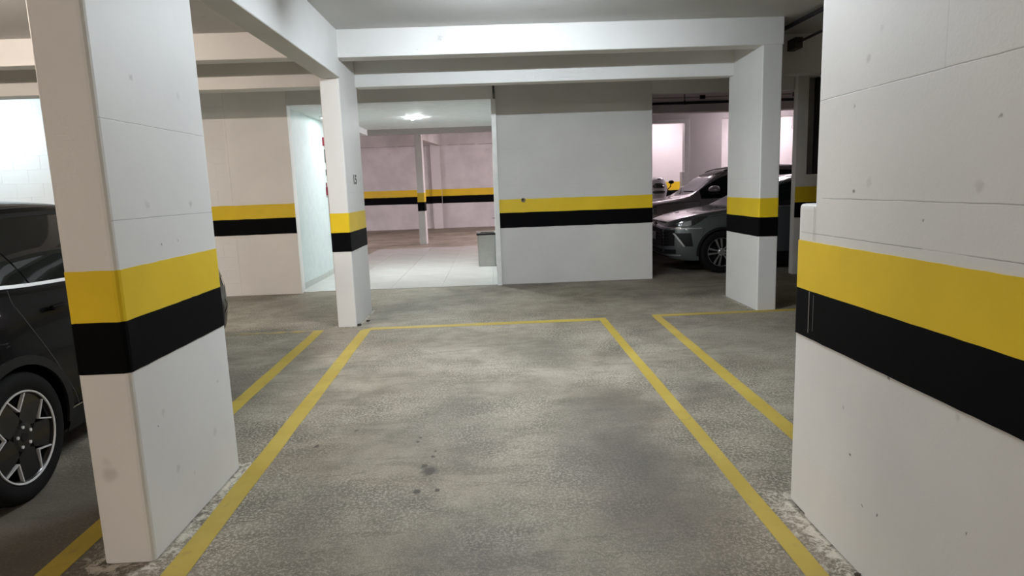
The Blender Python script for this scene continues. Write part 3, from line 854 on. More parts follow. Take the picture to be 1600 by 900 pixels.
# pipes beside column C
t = thing('ceiling_pipe', 'black pipe under the slab right of the right column', 'pipe', (3.42, 6.6, 3.155))
bm = bmesh.new(); bm_tube(bm, [(0.05, -4.5, 0), (-0.07, 1.44, 0)], 0.024); from_bm('pipe', bm, M['pipe'], t)
bm = bmesh.new(); bm_cyl(bm, (-0.01, -0.6, 0), (-0.01, -0.6, CZ - 3.155), 0.007, n=8); from_bm('hanger', bm, M['pipe'], t)
t = thing('ceiling_pipe', 'shorter black pipe ending in a box on the cross beam', 'pipe', (3.67, 7.0, 3.07))
bm = bmesh.new(); bm_tube(bm, [(0.0, -4.5, 0), (0.0, 0.85, 0)], 0.016); from_bm('pipe', bm, M['pipe'], t)
box('junction_box', -0.045, 0.045, 0.82, 1.035, -0.07, 0.055, simple('brown_box', (0.05, 0.045, 0.03), 0.6), t, 0.006)
bm = bmesh.new(); bm_cyl(bm, (0, -0.6, 0), (0, -0.6, CZ - 3.07), 0.006, n=8); from_bm('hanger', bm, M['pipe'], t)

# ------------------------------------------------------------------ cars
def pchip(pts):
    xs = [p[0] for p in pts]; ys = [p[1] for p in pts]
    n = len(xs)
    h = [xs[i + 1] - xs[i] for i in range(n - 1)]
    dl = [(ys[i + 1] - ys[i]) / h[i] for i in range(n - 1)]
    m_ = [0.0] * n
    m_[0], m_[-1] = dl[0], dl[-1]
    for i in range(1, n - 1):
        if dl[i - 1] * dl[i] > 0:
            w1 = 2 * h[i] + h[i - 1]; w2 = h[i] + 2 * h[i - 1]
            m_[i] = (w1 + w2) / (w1 / dl[i - 1] + w2 / dl[i])
    def f(x):
        if x <= xs[0]: return ys[0]
        if x >= xs[-1]: return ys[-1]
        i = 0
        while x > xs[i + 1]: i += 1
        t = (x - xs[i]) / h[i]
        return (ys[i] * (1 + 2 * t) * (1 - t) ** 2 + m_[i] * h[i] * t * (1 - t) ** 2 + ys[i + 1] * t * t * (3 - 2 * t) + m_[i + 1] * h[i] * t * t * (t - 1))
    return f

def lathe(bm, prof, n=40, axis='Y', closed=False):
    """prof: list of (radius, offset along axis)"""
    rings = []
    for j in range(n):
        a = 2 * math.pi * j / n
        rings.append([bm.verts.new((r * math.cos(a), o, r * math.sin(a))) for r, o in prof])
    L = len(prof)
    for j in range(n):
        a, b = rings[j], rings[(j + 1) % n]
        for i in range(L if closed else L - 1):
            q = (i + 1) % L
            bm.faces.new((a[i], b[i], b[q], a[q]))

def strip_flat(bm, p, q, wd, y0, y1, wq=None):
    """bar from p to q (x,z) of width wd between planes y0 and y1"""
    p, q = Vector(p), Vector(q)
    d = (q - p).normalized(); nrm = Vector((-d.y, d.x))
    wq = wd if wq is None else wq
    c = [p + nrm * wd / 2, p - nrm * wd / 2, q - nrm * wq / 2, q + nrm * wq / 2]
    a = [bm.verts.new((v.x, y0, v.y)) for v in c]; b = [bm.verts.new((v.x, y1, v.y)) for v in c]
    bm.faces.new(a); bm.faces.new(list(reversed(b)))
    for j in range(4): bm.faces.new((a[j], a[(j + 1) % 4], b[(j + 1) % 4], b[j]))

def wheel(parent, x, y, side, r, rim_r, wd, style, z=None, rot=0.0):
    """side = +1 when the outer face looks to +y (car's own axes)"""
    t = link('wheel', None, parent, (x, y, r if z is None else z))
    s = side
    bm = bmesh.new()
    hw = wd / 2
    lathe(bm, [(rim_r, -hw * 0.86), (rim_r + 0.012, -hw * 0.95), (r - 0.035, -hw), (r - 0.010, -hw * 0.86), (r, -hw * 0.6), (r, hw * 0.6), (r - 0.010, hw * 0.86), (r - 0.035, hw), (rim_r + 0.012, hw * 0.95), (rim_r, hw * 0.86)], 48, closed=True)
    tyre = from_bm('tyre', bm, M['rubber'], t, True)
    yo = s * hw                                           # outer plane
    bm = bmesh.new()
    lathe(bm, [(rim_r + 0.001, yo * 0.93), (rim_r - 0.012, yo * 0.90), (rim_r - 0.022, yo * 0.6), (rim_r - 0.03, -yo * 0.9)], 48)
    lathe(bm, [(rim_r - 0.03, -yo * 0.1), (0.001, -yo * 0.1)], 24)
    from_bm('rim_barrel', bm, M['rimblack'], t, True)
    fy = yo * 0.86
    def ring_of(name, make, mat, count, a0=90.0):
        me0 = None
        for i in range(count):
            if me0 is None:
                bm_ = bmesh.new(); make(bm_)
                o_ = from_bm(name, bm_, mat, t); me0 = o_.data
            else: o_ = link(name, me0, t)
            o_.rotation_euler = (0, -(R(a0 - 90 + 360.0 / count * i) + rot), 0)
    def put(name, mat, *profs):
        bm_ = bmesh.new()
        for pr, nn, cl in profs: lathe(bm_, pr, nn, closed=cl)
        return from_bm(name, bm_, mat, t)
    if style == 'vees':
        ring_of('spoke', lambda b: strip_flat(b, (0, 0.05), (0, rim_r - 0.012), 0.115, fy - s * 0.03, fy - s * 0.004, 0.148), M['rimblack'], 5, 126)
        put('hub', M['rimblack'], ([(0.001, fy), (0.055, fy), (0.092, fy - s * 0.008), (0.095, fy - s * 0.03)], 30, False))
        def vee(b):
            for sg in (-1, 1):
                b_ = R(90) + sg * 0.30
                strip_flat(b, (0, 0.137), ((rim_r - 0.010) * math.cos(b_), (rim_r - 0.010) * math.sin(b_)), 0.0068, fy - s * 0.012, fy + s * 0.004)
        ring_of('machined_vee', vee, M['rimcut'], 5)
        put('machined_ring', M['rimcut'], ([(rim_r + 0.002, yo * 0.90), (rim_r + 0.001, yo * 0.965), (rim_r - 0.006, yo * 0.955), (rim_r - 0.009, yo * 0.88)], 56, True))
    else:
        def twin(b):
            for sg in (-1, 1):
                a = R(90) + sg * 0.20
                strip_flat(b, (0.055 * math.cos(R(90) + sg * 0.35), 0.055 * math.sin(R(90) + sg * 0.35)), ((rim_r - 0.01) * math.cos(a), (rim_r - 0.01) * math.sin(a)), 0.018, fy - s * 0.02, fy, 0.036)
        ring_of('twin_spoke', twin, M['rimsilver'], 5)
        put('hub', M['rimsilver'], ([(0.001, fy), (0.04, fy), (0.062, fy - s * 0.01), (0.062, fy - s * 0.03)], 24, False))
        put('rim_lip', M['rimsilver'], ([(rim_r, fy), (rim_r, fy + s * 0.008), (rim_r - 0.012, fy + s * 0.004), (rim_r - 0.012, fy - s * 0.006)], 48, True))
    ring_of('lug_nut', lambda b: bm_cyl(b, (0, fy - s * 0.008, 0.052), (0, fy + s * 0.006, 0.052), 0.0085, n=8), M['rimcut'], 5)
    bm = bmesh.new(); bm_cyl(bm, (0, fy - s * 0.005, 0), (0, fy + s * 0.004, 0), 0.028, 0.024, 20)
    from_bm('hub_cap', bm, M['plastic'] if style == 'vees' else M['rimsilver'], t)
    # brake disc behind the spokes
    bm = bmesh.new(); lathe(bm, [(0.05, fy - s * 0.06), (0.15, fy - s * 0.06), (0.15, fy - s * 0.075), (0.05, fy - s * 0.075)], 32, closed=True)
    from_bm('brake_disc', bm, M['rimblack'], t)
    return t

class Car:
    def __init__(s, name, label, loc, rz, L, P, paint, wheels, wheel_r, rim_r, W, glass='glassdark'):
        s.root = thing(name, label, 'car', loc, rz)
        s.L, s.P, s.W, s.paint = L, P, W, paint
        f = {k: pchip(v) for k, v in P.items()}
        s.f = f
        us = sorted(set([0, .01, .03, .06, .1, .15, .2] + [round(.2 + (L - .4) * i / 70, 4) for i in range(71)] + [L - .2, L - .15, L - .1, L - .06, L - .03, L - .01, L]))
        bm = bmesh.new()
        rings = []
        for u in us:
            half = s.section(u)
            ring = [bm.verts.new((u, y, z)) for y, z in half] + [bm.verts.new((u, -y, z)) for y, z in reversed(half[1:-1])]
            rings.append(ring)
        n = len(rings[0])
        for a, b in zip(rings[:-1], rings[1:]):
            for j in range(n):
                bm.faces.new((a[j], a[(j + 1) % n], b[(j + 1) % n], b[j]))
        bm.faces.new(rings[0]); bm.faces.new(list(reversed(rings[-1])))
        bmesh.ops.recalc_face_normals(bm, faces=bm.faces)
        s.bvh = BVHTree.FromBMesh(bm)
        me = bpy.data.meshes.new('body'); bm.to_mesh(me); bm.free()
        o = bpy.data.objects.new('body', me); C.objects.link(o)
        # wheel wells cut out of the shell
        cutters = []
        for (u, rr) in wheels:
            for sg in (-1, 1):
                b2 = bmesh.new()
                bm_cyl(b2, (u, sg * (W * 0.42), wheel_r), (u, sg * (W * 0.5 + 0.3), wheel_r), rr, n=48)
                cm = bpy.data.meshes.new('cut'); b2.to_mesh(cm); b2.free()
                co = bpy.data.objects.new('cut', cm); C.objects.link(co); cutters.append(co)
                md = o.modifiers.new('b', 'BOOLEAN'); md.operation = 'DIFFERENCE'; md.object = co; md.solver = 'EXACT'
        # inner tubs so that the wheel has room
        for (u, rr) in wheels:
            for sg in (-1, 1):
                b2 = bmesh.new(); bm_cyl(b2, (u, sg * (W * 0.5 - 0.30), wheel_r), (u, sg * (W * 0.45), wheel_r), rr - 0.002, n=48)
                cm = bpy.data.meshes.new('cut'); b2.to_mesh(cm); b2.free()
                co = bpy.data.objects.new('cut', cm); C.objects.link(co); cutters.append(co)
                md = o.modifiers.new('b', 'BOOLEAN'); md.operation = 'DIFFERENCE'; md.object = co; md.solver = 'EXACT'
        dg = bpy.context.evaluated_depsgraph_get(); dg.update()
        me2 = bpy.data.meshes.new_from_object(o.evaluated_get(dg))
        o.modifiers.clear(); o.data = me2
        for c_ in cutters: bpy.data.objects.remove(c_)
        me2.materials.clear(); me2.materials.append(paint)
        me2.polygons.foreach_set('use_smooth', [True] * len(me2.polygons))
        me2.set_sharp_from_angle(angle=R(38))
        o.parent = s.root
        s.body = o
        s.wheels = wheels; s.wheel_r = wheel_r

    def section(s, u):
        f = s.f
        zb, zs, zt = f['bot'](u), f['sh'](u), f['top'](u)
        wb, ws, wr = f['wmax'](u), f['wsh'](u), f['wroof'](u)
        h = zt - zs; g = zs - zb
        ctl = [(0, zb), (wb * .55, zb), (wb * .88, zb + .004), (wb * .955, zb + .035), (wb * .985, zb + .22 * g), (wb, zb + .42 * g), (wb * .992, zb + .62 * g),
               (wb * .45 + ws * .55, zb + .84 * g), (ws + .004, zs - .03), (ws - .006, zs + min(.02, .2 * h)), (ws * .62 + wr * .38 + .012, zs + .40 * h), (wr + .008, zs + .80 * h), (wr * .93, zs + .915 * h), (wr * .72, zs + .968 * h), (wr * .38, zs + .993 * h), (0, zt)]
        # Catmull-Rom resample
        out = []
        n = len(ctl)
        for i in range(n - 1):
            p0 = ctl[max(0, i - 1)]; p1 = ctl[i]; p2 = ctl[i + 1]; p3 = ctl[min(n - 1, i + 2)]
            k = 3
            for j in range(k):
                t = j / k
                q = []
                for c_ in (0, 1):
                    q.append(p1[c_] + (p2[c_] - p1[c_]) * t if i < 2 else
                             0.5 * (2 * p1[c_] + (p2[c_] - p0[c_]) * t + (2 * p0[c_] - 5 * p1[c_] + 4 * p2[c_] - p3[c_]) * t * t + (3 * p1[c_] - p0[c_] - 3 * p2[c_] + p3[c_]) * t ** 3))
                out.append((max(0, q[0]), q[1]))
        out.append(ctl[-1])
        out[0] = (0, out[0][1])
        return out

    def hit(s, org, d):
        r = s.bvh.ray_cast(Vector(org), Vector(d))
        return r[0], r[1]

    def _grid(s, name, pts, nu, nv, off, mat, parent=None, thick=0.0):
        """pts: function (a, b in 0..1) -> (origin, direction)"""
        bm = bmesh.new()
        vs = {}
        prev = None
        for i in range(nu + 1):
            for j in range(nv + 1):
                org, d = pts(i / nu, j / nv)
                p, nrm = s.hit(org, d)
                if p is None:
                    vs[i, j] = None; continue
                if nrm.dot(Vector(d)) > 0: nrm = -nrm
                vs[i, j] = (bm.verts.new(p + nrm * off), bm.verts.new(p + nrm * (off - thick - 0.004)))
        for i in range(nu):
            for j in range(nv):
                q = [vs[i, j], vs[i + 1, j], vs[i + 1, j + 1], vs[i, j + 1]]
                if None in q: continue
                bm.faces.new([v[0] for v in q]); bm.faces.new([v[1] for v in reversed(q)])
        bm.edges.ensure_lookup_table()
        # close the rim between the two sheets
        bd = [e for e in bm.edges if len(e.link_faces) == 1]
        mp = {}
        for v in vs.values():
            if v: mp[v[0]] = v[1]
        for e in bd:
            a, b = e.verts
            if a in mp and b in mp:
                try: bm.faces.new((a, b, mp[b], mp[a]))
                except ValueError: pass
        for v in [v for v in bm.verts if not v.link_faces]: bm.verts.remove(v)
        o = from_bm(name, bm, mat, parent or s.root, False)
        me = o.data
        me.polygons.foreach_set('use_smooth', [True] * len(me.polygons)); me.set_sharp_from_angle(angle=R(35))
        return o

    def side(s, name, u0, u1, zlo, zhi, mat, off=.004, nu=14, nv=6, sides=(-1, 1), parent=None, slant=None, thick=0.0):
        zl = zlo if callable(zlo) else (lambda u: zlo)
        zh = zhi if callable(zhi) else (lambda u: zhi)
        a0 = u0 if callable(u0) else (lambda b: u0)
        a1 = u1 if callable(u1) else (lambda b: u1)
        res = []
        for sg in sides:
            def pts(a, b):
                u = a0(b) + (a1(b) - a0(b)) * a
                return (u, sg * 3, zl(u) + (zh(u) - zl(u)) * b), (0, -sg, 0)
            res.append(s._grid(name, pts, nu, nv, off, mat, parent, thick))
        return res

    def seam(s, name, path, wd=.006, off=.0012, sides=(-1, 1), mat=None, nu=24):
        """thin dark joint line along a path of (u, z) points on the flank"""
        def at(t):
            n = len(path) - 1
            i = min(n - 1, int(t * n)); q = t * n - i
            return path[i][0] + (path[i + 1][0] - path[i][0]) * q, path[i][1] + (path[i + 1][1] - path[i][1]) * q
        for sg in sides:
            def pts(a, b):
                u, z = at(a); u2, z2 = at(min(1, a + .02)); u1, z1 = at(max(0, a - .02))
                dx, dz = u2 - u1, z2 - z1; L = math.hypot(dx, dz) or 1
                o_ = (b - .5) * wd
                return (u - dz / L * o_, sg * 3, z + dx / L * o_), (0, -sg, 0)
            s._grid(name, pts, nu, 1, off, mat or M['gap'])

    def arc(s, name, u, r0, r1, a0, a1, mat, off=.012, sides=(-1, 1), thick=0.0, n=30):
        for sg in sides:
            def pts(a, b):
                an = R(a0 + (a1 - a0) * a); r = r0 + (r1 - r0) * b
                return (u + r * math.cos(an), sg * 3, s.wheel_r + r * math.sin(an)), (0, -sg, 0)
            s._grid(name, pts, n, 2, off, mat, None, thick)

    def polar(s, name, t0, t1, zlo, zhi, mat, off=.004, uc=.9, nu=14, nv=5, parent=None, thick=0.0):
        """patch around the nose: angle in degrees from straight ahead (0) to the +y flank (90), seen from above about (uc, 0)"""
        zl = zlo if callable(zlo) else (lambda t: zlo)
        zh = zhi if callable(zhi) else (lambda t: zhi)
        def pts(a, b):
            th = t0 + (t1 - t0) * a
            an = R(th)
            d = Vector((math.cos(an), -math.sin(an), 0))
            z = zl(th) + (zh(th) - zl(th)) * b
            return Vector((uc, 0, z)) - d * 4, d
        return s._grid(name, pts, nu, nv, off, mat, parent, thick)

    def top(s, name, u0, u1, half0, half1, mat, off=.004, nu=12, nv=14):
        def pts(a, b):
            u = u0 + (u1 - u0) * a; hw = half0 + (half1 - half0) * a
            # bowed leading edge
            y = -hw + 2 * hw * b
            uu = u + (1 - a) * 0.16 * (y / half0) ** 2 if u1 > u0 else u
            return (uu, y, 4), (0, 0, -1)
        return s._grid(name, pts, nu, nv, off, mat)

    def mirror(s, u, z, paint, size=1.0):
        for sg in (-1, 1):
            p, nrm = s.hit((u + 0.02, sg * 3, z - .05), (0, -sg, 0))
            t = link('door_mirror', None, s.root, (u, p.y, z))
            bm = bmesh.new()
            r = bmesh.ops.create_uvsphere(bm, u_segments=18, v_segments=10, radius=1)
            for v in r['verts']:
                x, y_, zz = v.co
                if x > 0.35: x = 0.35 + (x - .35) * .2
                v.co = (x * .085 * size, sg * (.12 * size + y_ * .115 * size), .03 + zz * .062 * size * (1 if zz > 0 else .45))
            from_bm('mirror_shell', bm, paint, t, True)
            bm = bmesh.new()
            bm_box(bm, -.05 * size, .035 * size, -.10 * size, .10 * size, -.012, .012, .008)
            bmesh.ops.translate(bm, vec=(0, sg * .115 * size, -.028), verts=bm.verts)
            from_bm('mirror_base', bm, M['plastic'], t)
            bm = bmesh.new(); bm_box(bm, -.03, .03, min(-sg * .03, sg * .06), max(-sg * .03, sg * .06), -.07, -.025, .006)
            from_bm('mirror_arm', bm, M['plastic'], t)

    def handle(s, u, z, mat, length=.2):
        for sg in (-1, 1):
            p, nrm = s.hit((u, sg * 3, z), (0, -sg, 0))
            bm = bmesh.new()
            bm_box(bm, -length / 2, length / 2, -.014, .014, -.013, .013, .008, 2)
            o = from_bm('door_handle', bm, mat, s.root, True, (u, p.y + sg * .028, z))
            bm = bmesh.new()
            bm_box(bm, -length * .45, length * .45, -.03, .0, -.007, .007, .003, 1)
            from_bm('handle_mount', bm, M['plastic'], o, False, (0, sg * -.01 if sg > 0 else .04, 0))

def two_wheels(car, tr, r, rim, wd, style, rot=0.0):
    for (u, _) in car.wheels:
        for sg in (-1, 1):
            wheel(car.root, u, sg * tr, sg, r, rim, wd, style, rot=rot)

# --- black crossover at the left: nose towards the back wall, tail towards us
L = 4.32
zr = 0.335
P = {
 'bot': [(0, .30), (.15, .22), (.6, .20), (2.2, .20), (3.6, .21), (4.1, .30), (L, .42)],
 'sh': [(0, .66), (.10, .74), (.35, .84), (.9, .93), (1.4, .985), (2.2, 1.02), (3.2, 1.055), (3.8, 1.09), (4.15, 1.06), (L, .96)],
 'top': [(0, .68), (.10, .79), (.35, .90), (.9, 1.00), (1.15, 1.045), (1.35, 1.13), (2.0, 1.44), (2.35, 1.52), (2.8, 1.535), (3.3, 1.50), (3.75, 1.42), (4.0, 1.27), (4.18, 1.09), (L, .98)],
 'wmax': [(0, .52), (.03, .60), (.10, .69), (.25, .79), (.5, .86), (.9, .895), (2.2, .90), (3.4, .90), (3.9, .86), (4.15, .79), (4.27, .72), (L, .64)],
 'wsh': [(0, .50), (.03, .57), (.10, .65), (.25, .74), (.5, .80), (.9, .83), (2.2, .845), (3.3, .84), (3.9, .79), (4.15, .73), (L, .60)],
 'wroof': [(0, .40), (.10, .55), (.5, .66), (1.1, .72), (1.4, .70), (2.0, .60), (2.5, .59), (3.3, .575), (3.9, .56), (4.18, .60), (L, .50)],
}
CAR1_Y = 3.19 + 3.50       # y of the nose: rear axle at u = 3.50
YAW = R(3.3)
# the car stands slightly askew: its rear right wheel stays on its mark, the nose leans to the left
_rear = Vector((-2.40, 3.185))
_nose = _rear + Matrix.Rotation(YAW, 2) @ Vector((-.90, 3.50))
bc = Car('black_car', 'black crossover with machined alloy wheels parked behind the near left column', (_nose.x, _nose.y, 0), R(-90) + YAW, L, P, M['blackcar'], [(1.0, .375), (3.50, .375)], zr, .235, 1.8)
two_wheels(bc, .90 - .115, zr, .235, .215, 'vees', R(-5))
belt = lambda u: bc.f['sh'](u) + .028
wtop = pchip([(1.25, 1.09), (1.6, 1.25), (2.0, 1.39), (2.4, 1.435), (2.9, 1.43), (3.3, 1.385), (3.55, 1.31), (3.72, 1.21), (3.80, 1.12)])
bc.side('front_door_window', 1.42, 2.22, belt, wtop, M['glassdark'], .003)
bc.side('rear_door_window', 2.30, lambda b: 3.215 + .08 * b, belt, wtop, M['glassdark'], .003)
bc.side('quarter_window', lambda b: 3.232 + .08 * b, lambda b: 3.74, belt, lambda u: max(belt(u) + .004, wtop(u)), M['glassdark'], .003, nu=8)
bc.side('window_frame', 1.30, 3.80, lambda u: max(belt(u), wtop(u) - .004), lambda u: max(belt(u) + .002, wtop(u) + .020), M['plastic'], .005, nu=40, nv=1)
bc.side('chrome_belt_strip', 1.32, 3.86, lambda u: belt(u) - .017, belt, M['brighttrim'], .007, nu=40, nv=2)
bc.top('windscreen', 1.16, 1.98, .70, .56, M['glassdark'], .003)
bc.side('roof_drip_line', 1.5, 3.85, lambda u: wtop(min(3.74, u)) + .048, lambda u: wtop(min(3.74, u)) + .054, M['gap'], .001, nu=36, nv=1)
bc.seam('door_seam', [(3.40, 1.075), (3.395, 1.0), (3.31, .84), (3.17, .60), (3.05, .42), (3.0, .30)], .007)
bc.seam('door_seam', [(2.27, 1.05), (2.26, .7), (2.23, .30)], .007)
bc.seam('door_seam', [(1.50, 1.0), (1.46, .8), (1.45, .35)], .007)
bc.handle(3.06, .935, M['blackcar']); bc.handle(2.10, .915, M['blackcar'])
bc.mirror(1.50, 1.04, M['blackcar'])
for u in (1.0, 3.50): bc.arc('arch_cladding', u, .365, .412, -8, 188, M['plastic'], .012, thick=.01)
bc.side('sill_cladding', 1.40, 3.12, lambda u: bc.f['bot'](u) + .015, .34, M['plastic'], .010, nu=20, nv=3)
bc.seam('sill_chrome_line', [(1.41, .348), (3.1, .352)], .008, .012, mat=M['steel'])
bc.side('tail_lamp', 3.98, 4.26, lambda u: .80 + .02 * (u - 4), lambda u: .80 + .28 * (u - 3.95), M['redlens'], .006, nu=8, nv=4)
bc.side('tail_lamp_chrome', 3.86, 4.24, lambda u: .760 + .18 * (4.0 - u) * 0 + .13 * (4.05 - u) * -.4, lambda u: .786 + .13 * (4.05 - u) * -.4, M['chrome'], .010, nu=10, nv=2)
for a, b in ((18, 62), (-62, -18)):
    bc.polar('headlamp', a, b, lambda t: .66, lambda t: .74, M['lampdark'], .004)
bc.polar('grille', -30, 30, .42, .60, M['plastic'], .006)
bc.polar('bumper_intake', -40, 40, .26, .36, M['plastic'], .006)
# the bright zig-zag running-light trim on the front corners
for sg in (1, -1):
    zz = [(50, .70), (60, .60), (64, .53), (57, .46), (66, .41)]
    for (ta, za), (tb, zb_) in zip(zz[:-1], zz[1:]):
        def pts(a, b, ta=ta, tb=tb, za=za, zb_=zb_, sg=sg):
            th = R((ta + (tb - ta) * a) * sg); z = za + (zb_ - za) * a + (b - .5) * .012
            d = Vector((math.cos(th), -math.sin(th), 0))
            return Vector((.9, 0, z)) - d * 4, d
        bc._grid('corner_trim', pts, 6, 1, .006, M['chrome'])

# --- grey sedan-crossover at the right
L = 4.40
P = {
 'bot': [(0, .34), (.12, .24), (.5, .20), (2.2, .20), (3.7, .21), (4.2, .30), (L, .42)],
 'sh': [(0, .70), (.06, .77), (.2, .83), (.45, .885), (.9, .945), (1.4, 1.0), (2.2, 1.035), (3.3, 1.06), (4.0, 1.06), (L, .98)],
 'top': [(0, .73), (.06, .815), (.2, .885), (.45, .945), (.9, 1.02), (1.12, 1.05), (1.35, 1.15), (2.0, 1.47), (2.4, 1.555), (2.9, 1.57), (3.5, 1.51), (3.9, 1.36), (4.2, 1.12), (L, 1.0)],
 'wmax': [(0, .60), (.03, .66), (.10, .73), (.25, .81), (.5, .865), (.9, .90), (2.2, .90), (3.5, .90), (4.0, .86), (4.3, .76), (L, .66)],
 'wsh': [(0, .56), (.03, .62), (.10, .69), (.25, .77), (.5, .82), (.9, .85), (2.2, .85), (3.4, .84), (4.0, .78), (L, .62)],
 'wroof': [(0, .46), (.10, .58), (.5, .70), (1.1, .75), (1.4, .72), (2.0, .62), (2.5, .60), (3.4, .58), (4.0, .57), (L, .52)],
}
GX, GY = 2.78, 10.22
gc = Car('grey_car', 'grey green car with open mesh grille parked behind the right column, nose out', (GX, GY + .92, 0), 0, L, P, M['greycar'], [(.88, .375), (3.50, .375)], .345, .235, 1.8)
two_wheels(gc, .90 - .115, .345, .232, .215, 'twins', R(14))
belt2 = lambda u: gc.f['sh'](u) + .03
wtop2 = pchip([(1.28, 1.09), (1.6, 1.25), (2.0, 1.41), (2.4, 1.475), (2.9, 1.475), (3.4, 1.42), (3.7, 1.30), (3.9, 1.12)])
gc.side('front_door_window', 1.42, 2.25, belt2, wtop2, M['glassdark'], .003)
gc.side('rear_door_window', 2.33, lambda b: 3.35 - .1 * b, belt2, wtop2, M['glassdark'], .003)
gc.side('quarter_window', 3.40, 3.82, belt2, lambda u: max(belt2(u) + .004, wtop2(u)), M['glassdark'], .003, nu=8)
gc.side('window_trim', 1.32, 3.86, lambda u: belt2(u) - .02, belt2, M['chrome'], .006, nu=40, nv=1)
gc.side('roof_rail', 1.9, 3.7, lambda u: wtop2(u) + .055, lambda u: wtop2(u) + .085, M['rimsilver'], .012, nu=24, nv=2)
gc.top('windscreen', 1.14, 1.98, .73, .58, M['glassgrey'], .003)
gc.seam('door_seam', [(1.42, 1.03), (1.36, .85), (1.34, .35)], .007)
gc.seam('door_seam', [(2.29, 1.06), (2.28, .7), (2.25, .33)], .007)
gc.seam('bonnet_seam', [(.28, .845), (.7, .915), (1.1, .962), (1.36, .985)], .006)
gc.seam('wing_seam', [(.60, .745), (.56, .60)], .005)
gc.handle(2.12, .90, M['greycar']); gc.handle(3.20, .93, M['greycar'])
gc.mirror(1.50, 1.06, M['greycar'])
for u in (.88, 3.50): gc.arc('arch_cladding', u, .366, .405, -8, 188, M['plastic'], .010, thick=.008)
gc.side('sill_cladding', 1.26, 3.12, lambda u: gc.f['bot'](u) + .01, .33, M['plastic'], .008, nu=20, nv=3)
for sg in (-1, 1):
    zlo_h = pchip([(.08, .770), (.20, .757), (.34, .765), (.46, .80), (.56, .86), (.66, .925)])
    zhi_h = pchip([(.08, .800), (.20, .835), (.34, .872), (.46, .900), (.56, .922), (.66, .932)])
    gc.side('headlamp', .08, .66, zlo_h, zhi_h, M['lampdark'], .005, nu=20, sides=(sg,))
    gc.side('headlamp_lens', .27, .40, lambda u: zlo_h(u) + .012, lambda u: zhi_h(u) - .020, M['lampglass'], .011, nu=8, sides=(sg,))
    gc.side('lamp_reflector', .17, .24, lambda u: zlo_h(u) + .014, lambda u: zhi_h(u) - .022, M['rimblack'], .011, nu=6, sides=(sg,))
    gc.polar('bonnet_gap', sg * 30, sg * 4, .818, .838, M['gap'], .003, nu=8, nv=1)
    gc.side('corner_intake', lambda b: .30 - .15 * b, lambda b: .42 - .03 * b, .45, .665, M['plastic'], .004, nu=8, sides=(sg,))
    gc.side('intake_blade', lambda b: .27 - .15 * b, lambda b: .30 - .15 * b, .45, .665, M['rimsilver'], .012, nu=2, sides=(sg,))
    gc.polar('chrome_wing', sg * 5, sg * 50, lambda t: .765 - .0006 * abs(t), lambda t: .798 - .0008 * abs(t), M['chrome'], .014, nu=12, nv=2)
    gc.side('bumper_highlight', .10, .56, lambda u: .728 + .01 * u, lambda u: .742 + .01 * u, M['rimsilver'], .005, nu=16, nv=1, sides=(sg,))  # silver strip paints the highlight along the bumper's top crease
gc.polar('grille', -45, 45, lambda t: .41 + .0012 * abs(t), lambda t: .742 - .0006 * abs(t), M['plastic'], .006, nu=18, nv=8)
for i in range(5):
    gc.polar('grille_bar', -40, 40, .47 + .048 * i, .478 + .048 * i, M['rimblack'], .014, nu=14, nv=1)
gc.polar('lower_intake', -46, 46, .33, .40, M['plastic'], .006, nu=18, nv=2)
gc.polar('skid_strip', -50, 50, .295, .318, M['rimsilver'], .008, nu=18, nv=1)
# badge and plate stand on the nose
t = link('badge', None, gc.root, (0, 0, .775))
p, nrm = gc.hit((-3, 0, .775), (1, 0, 0))
bm = bmesh.new(); bm_cyl(bm, (p.x - .022, 0, 0), (p.x + .005, 0, 0), .050, .054, 24); from_bm('badge_disc', bm, M['rimblack'], t)
bm = bmesh.new(); lathe(bm, [(.056, 0), (.050, -.006), (.044, 0), (.050, .006)], 28, closed=True)
bmesh.ops.rotate(bm, cent=(0, 0, 0), matrix=Matrix.Rotation(R(90), 3, 'Z'), verts=bm.verts); bmesh.ops.translate(bm, vec=(p.x - .022, 0, 0), verts=bm.verts)
from_bm('badge_ring', bm, M['chrome'], t)
bm = bmesh.new(); bm_box(bm, p.x - .027, p.x - .018, -.036, .036, -.008, .008, .003); from_bm('badge_bar', bm, M['chrome'], t)
p, nrm = gc.hit((-3, 0, .60), (1, 0, 0))
pl = box('number_plate', p.x - .03, p.x - .02, -.20, .20, .535, .665, M['plate'], gc.root, .004)
gc.polar('wiper_cowl', 0, 0.1, .5, .51, M['gap'], -.02, nu=1, nv=1)

# --- brown grey compact SUV beyond it
L = 4.35; S = 1.10
P = {
 'bot': [(0, .40), (.12, .30), (.5, .26), (2.2, .25), (3.7, .27), (4.2, .34), (L, .45)],
 'sh': [(0, .84), (.06, .93), (.2, 1.0), (.5, 1.06), (.9, 1.09), (1.3, 1.105), (2.2, 1.12), (3.3, 1.16), (4.1, 1.17), (L, 1.10)],
 'top': [(0, .87), (.06, .97), (.2, 1.055), (.5, 1.12), (.9, 1.165), (1.08, 1.20), (1.25, 1.30), (1.72, 1.64), (2.1, 1.755), (2.7, 1.79), (3.4, 1.755), (3.9, 1.66), (4.2, 1.34), (L, 1.12)],
 'wmax': [(0, .62), (.03, .68), (.10, .76), (.25, .84), (.5, .88), (.9, .90), (2.2, .90), (3.6, .90), (4.1, .86), (L, .72)],
 'wsh': [(0, .58), (.03, .64), (.10, .71), (.25, .79), (.5, .83), (.9, .85), (2.2, .855), (3.5, .85), (4.1, .80), (L, .68)],
 'wroof': [(0, .48), (.10, .60), (.5, .70), (1.05, .74), (1.3, .72), (1.8, .66), (2.4, .645), (3.5, .62), (4.1, .60), (L, .58)],
}
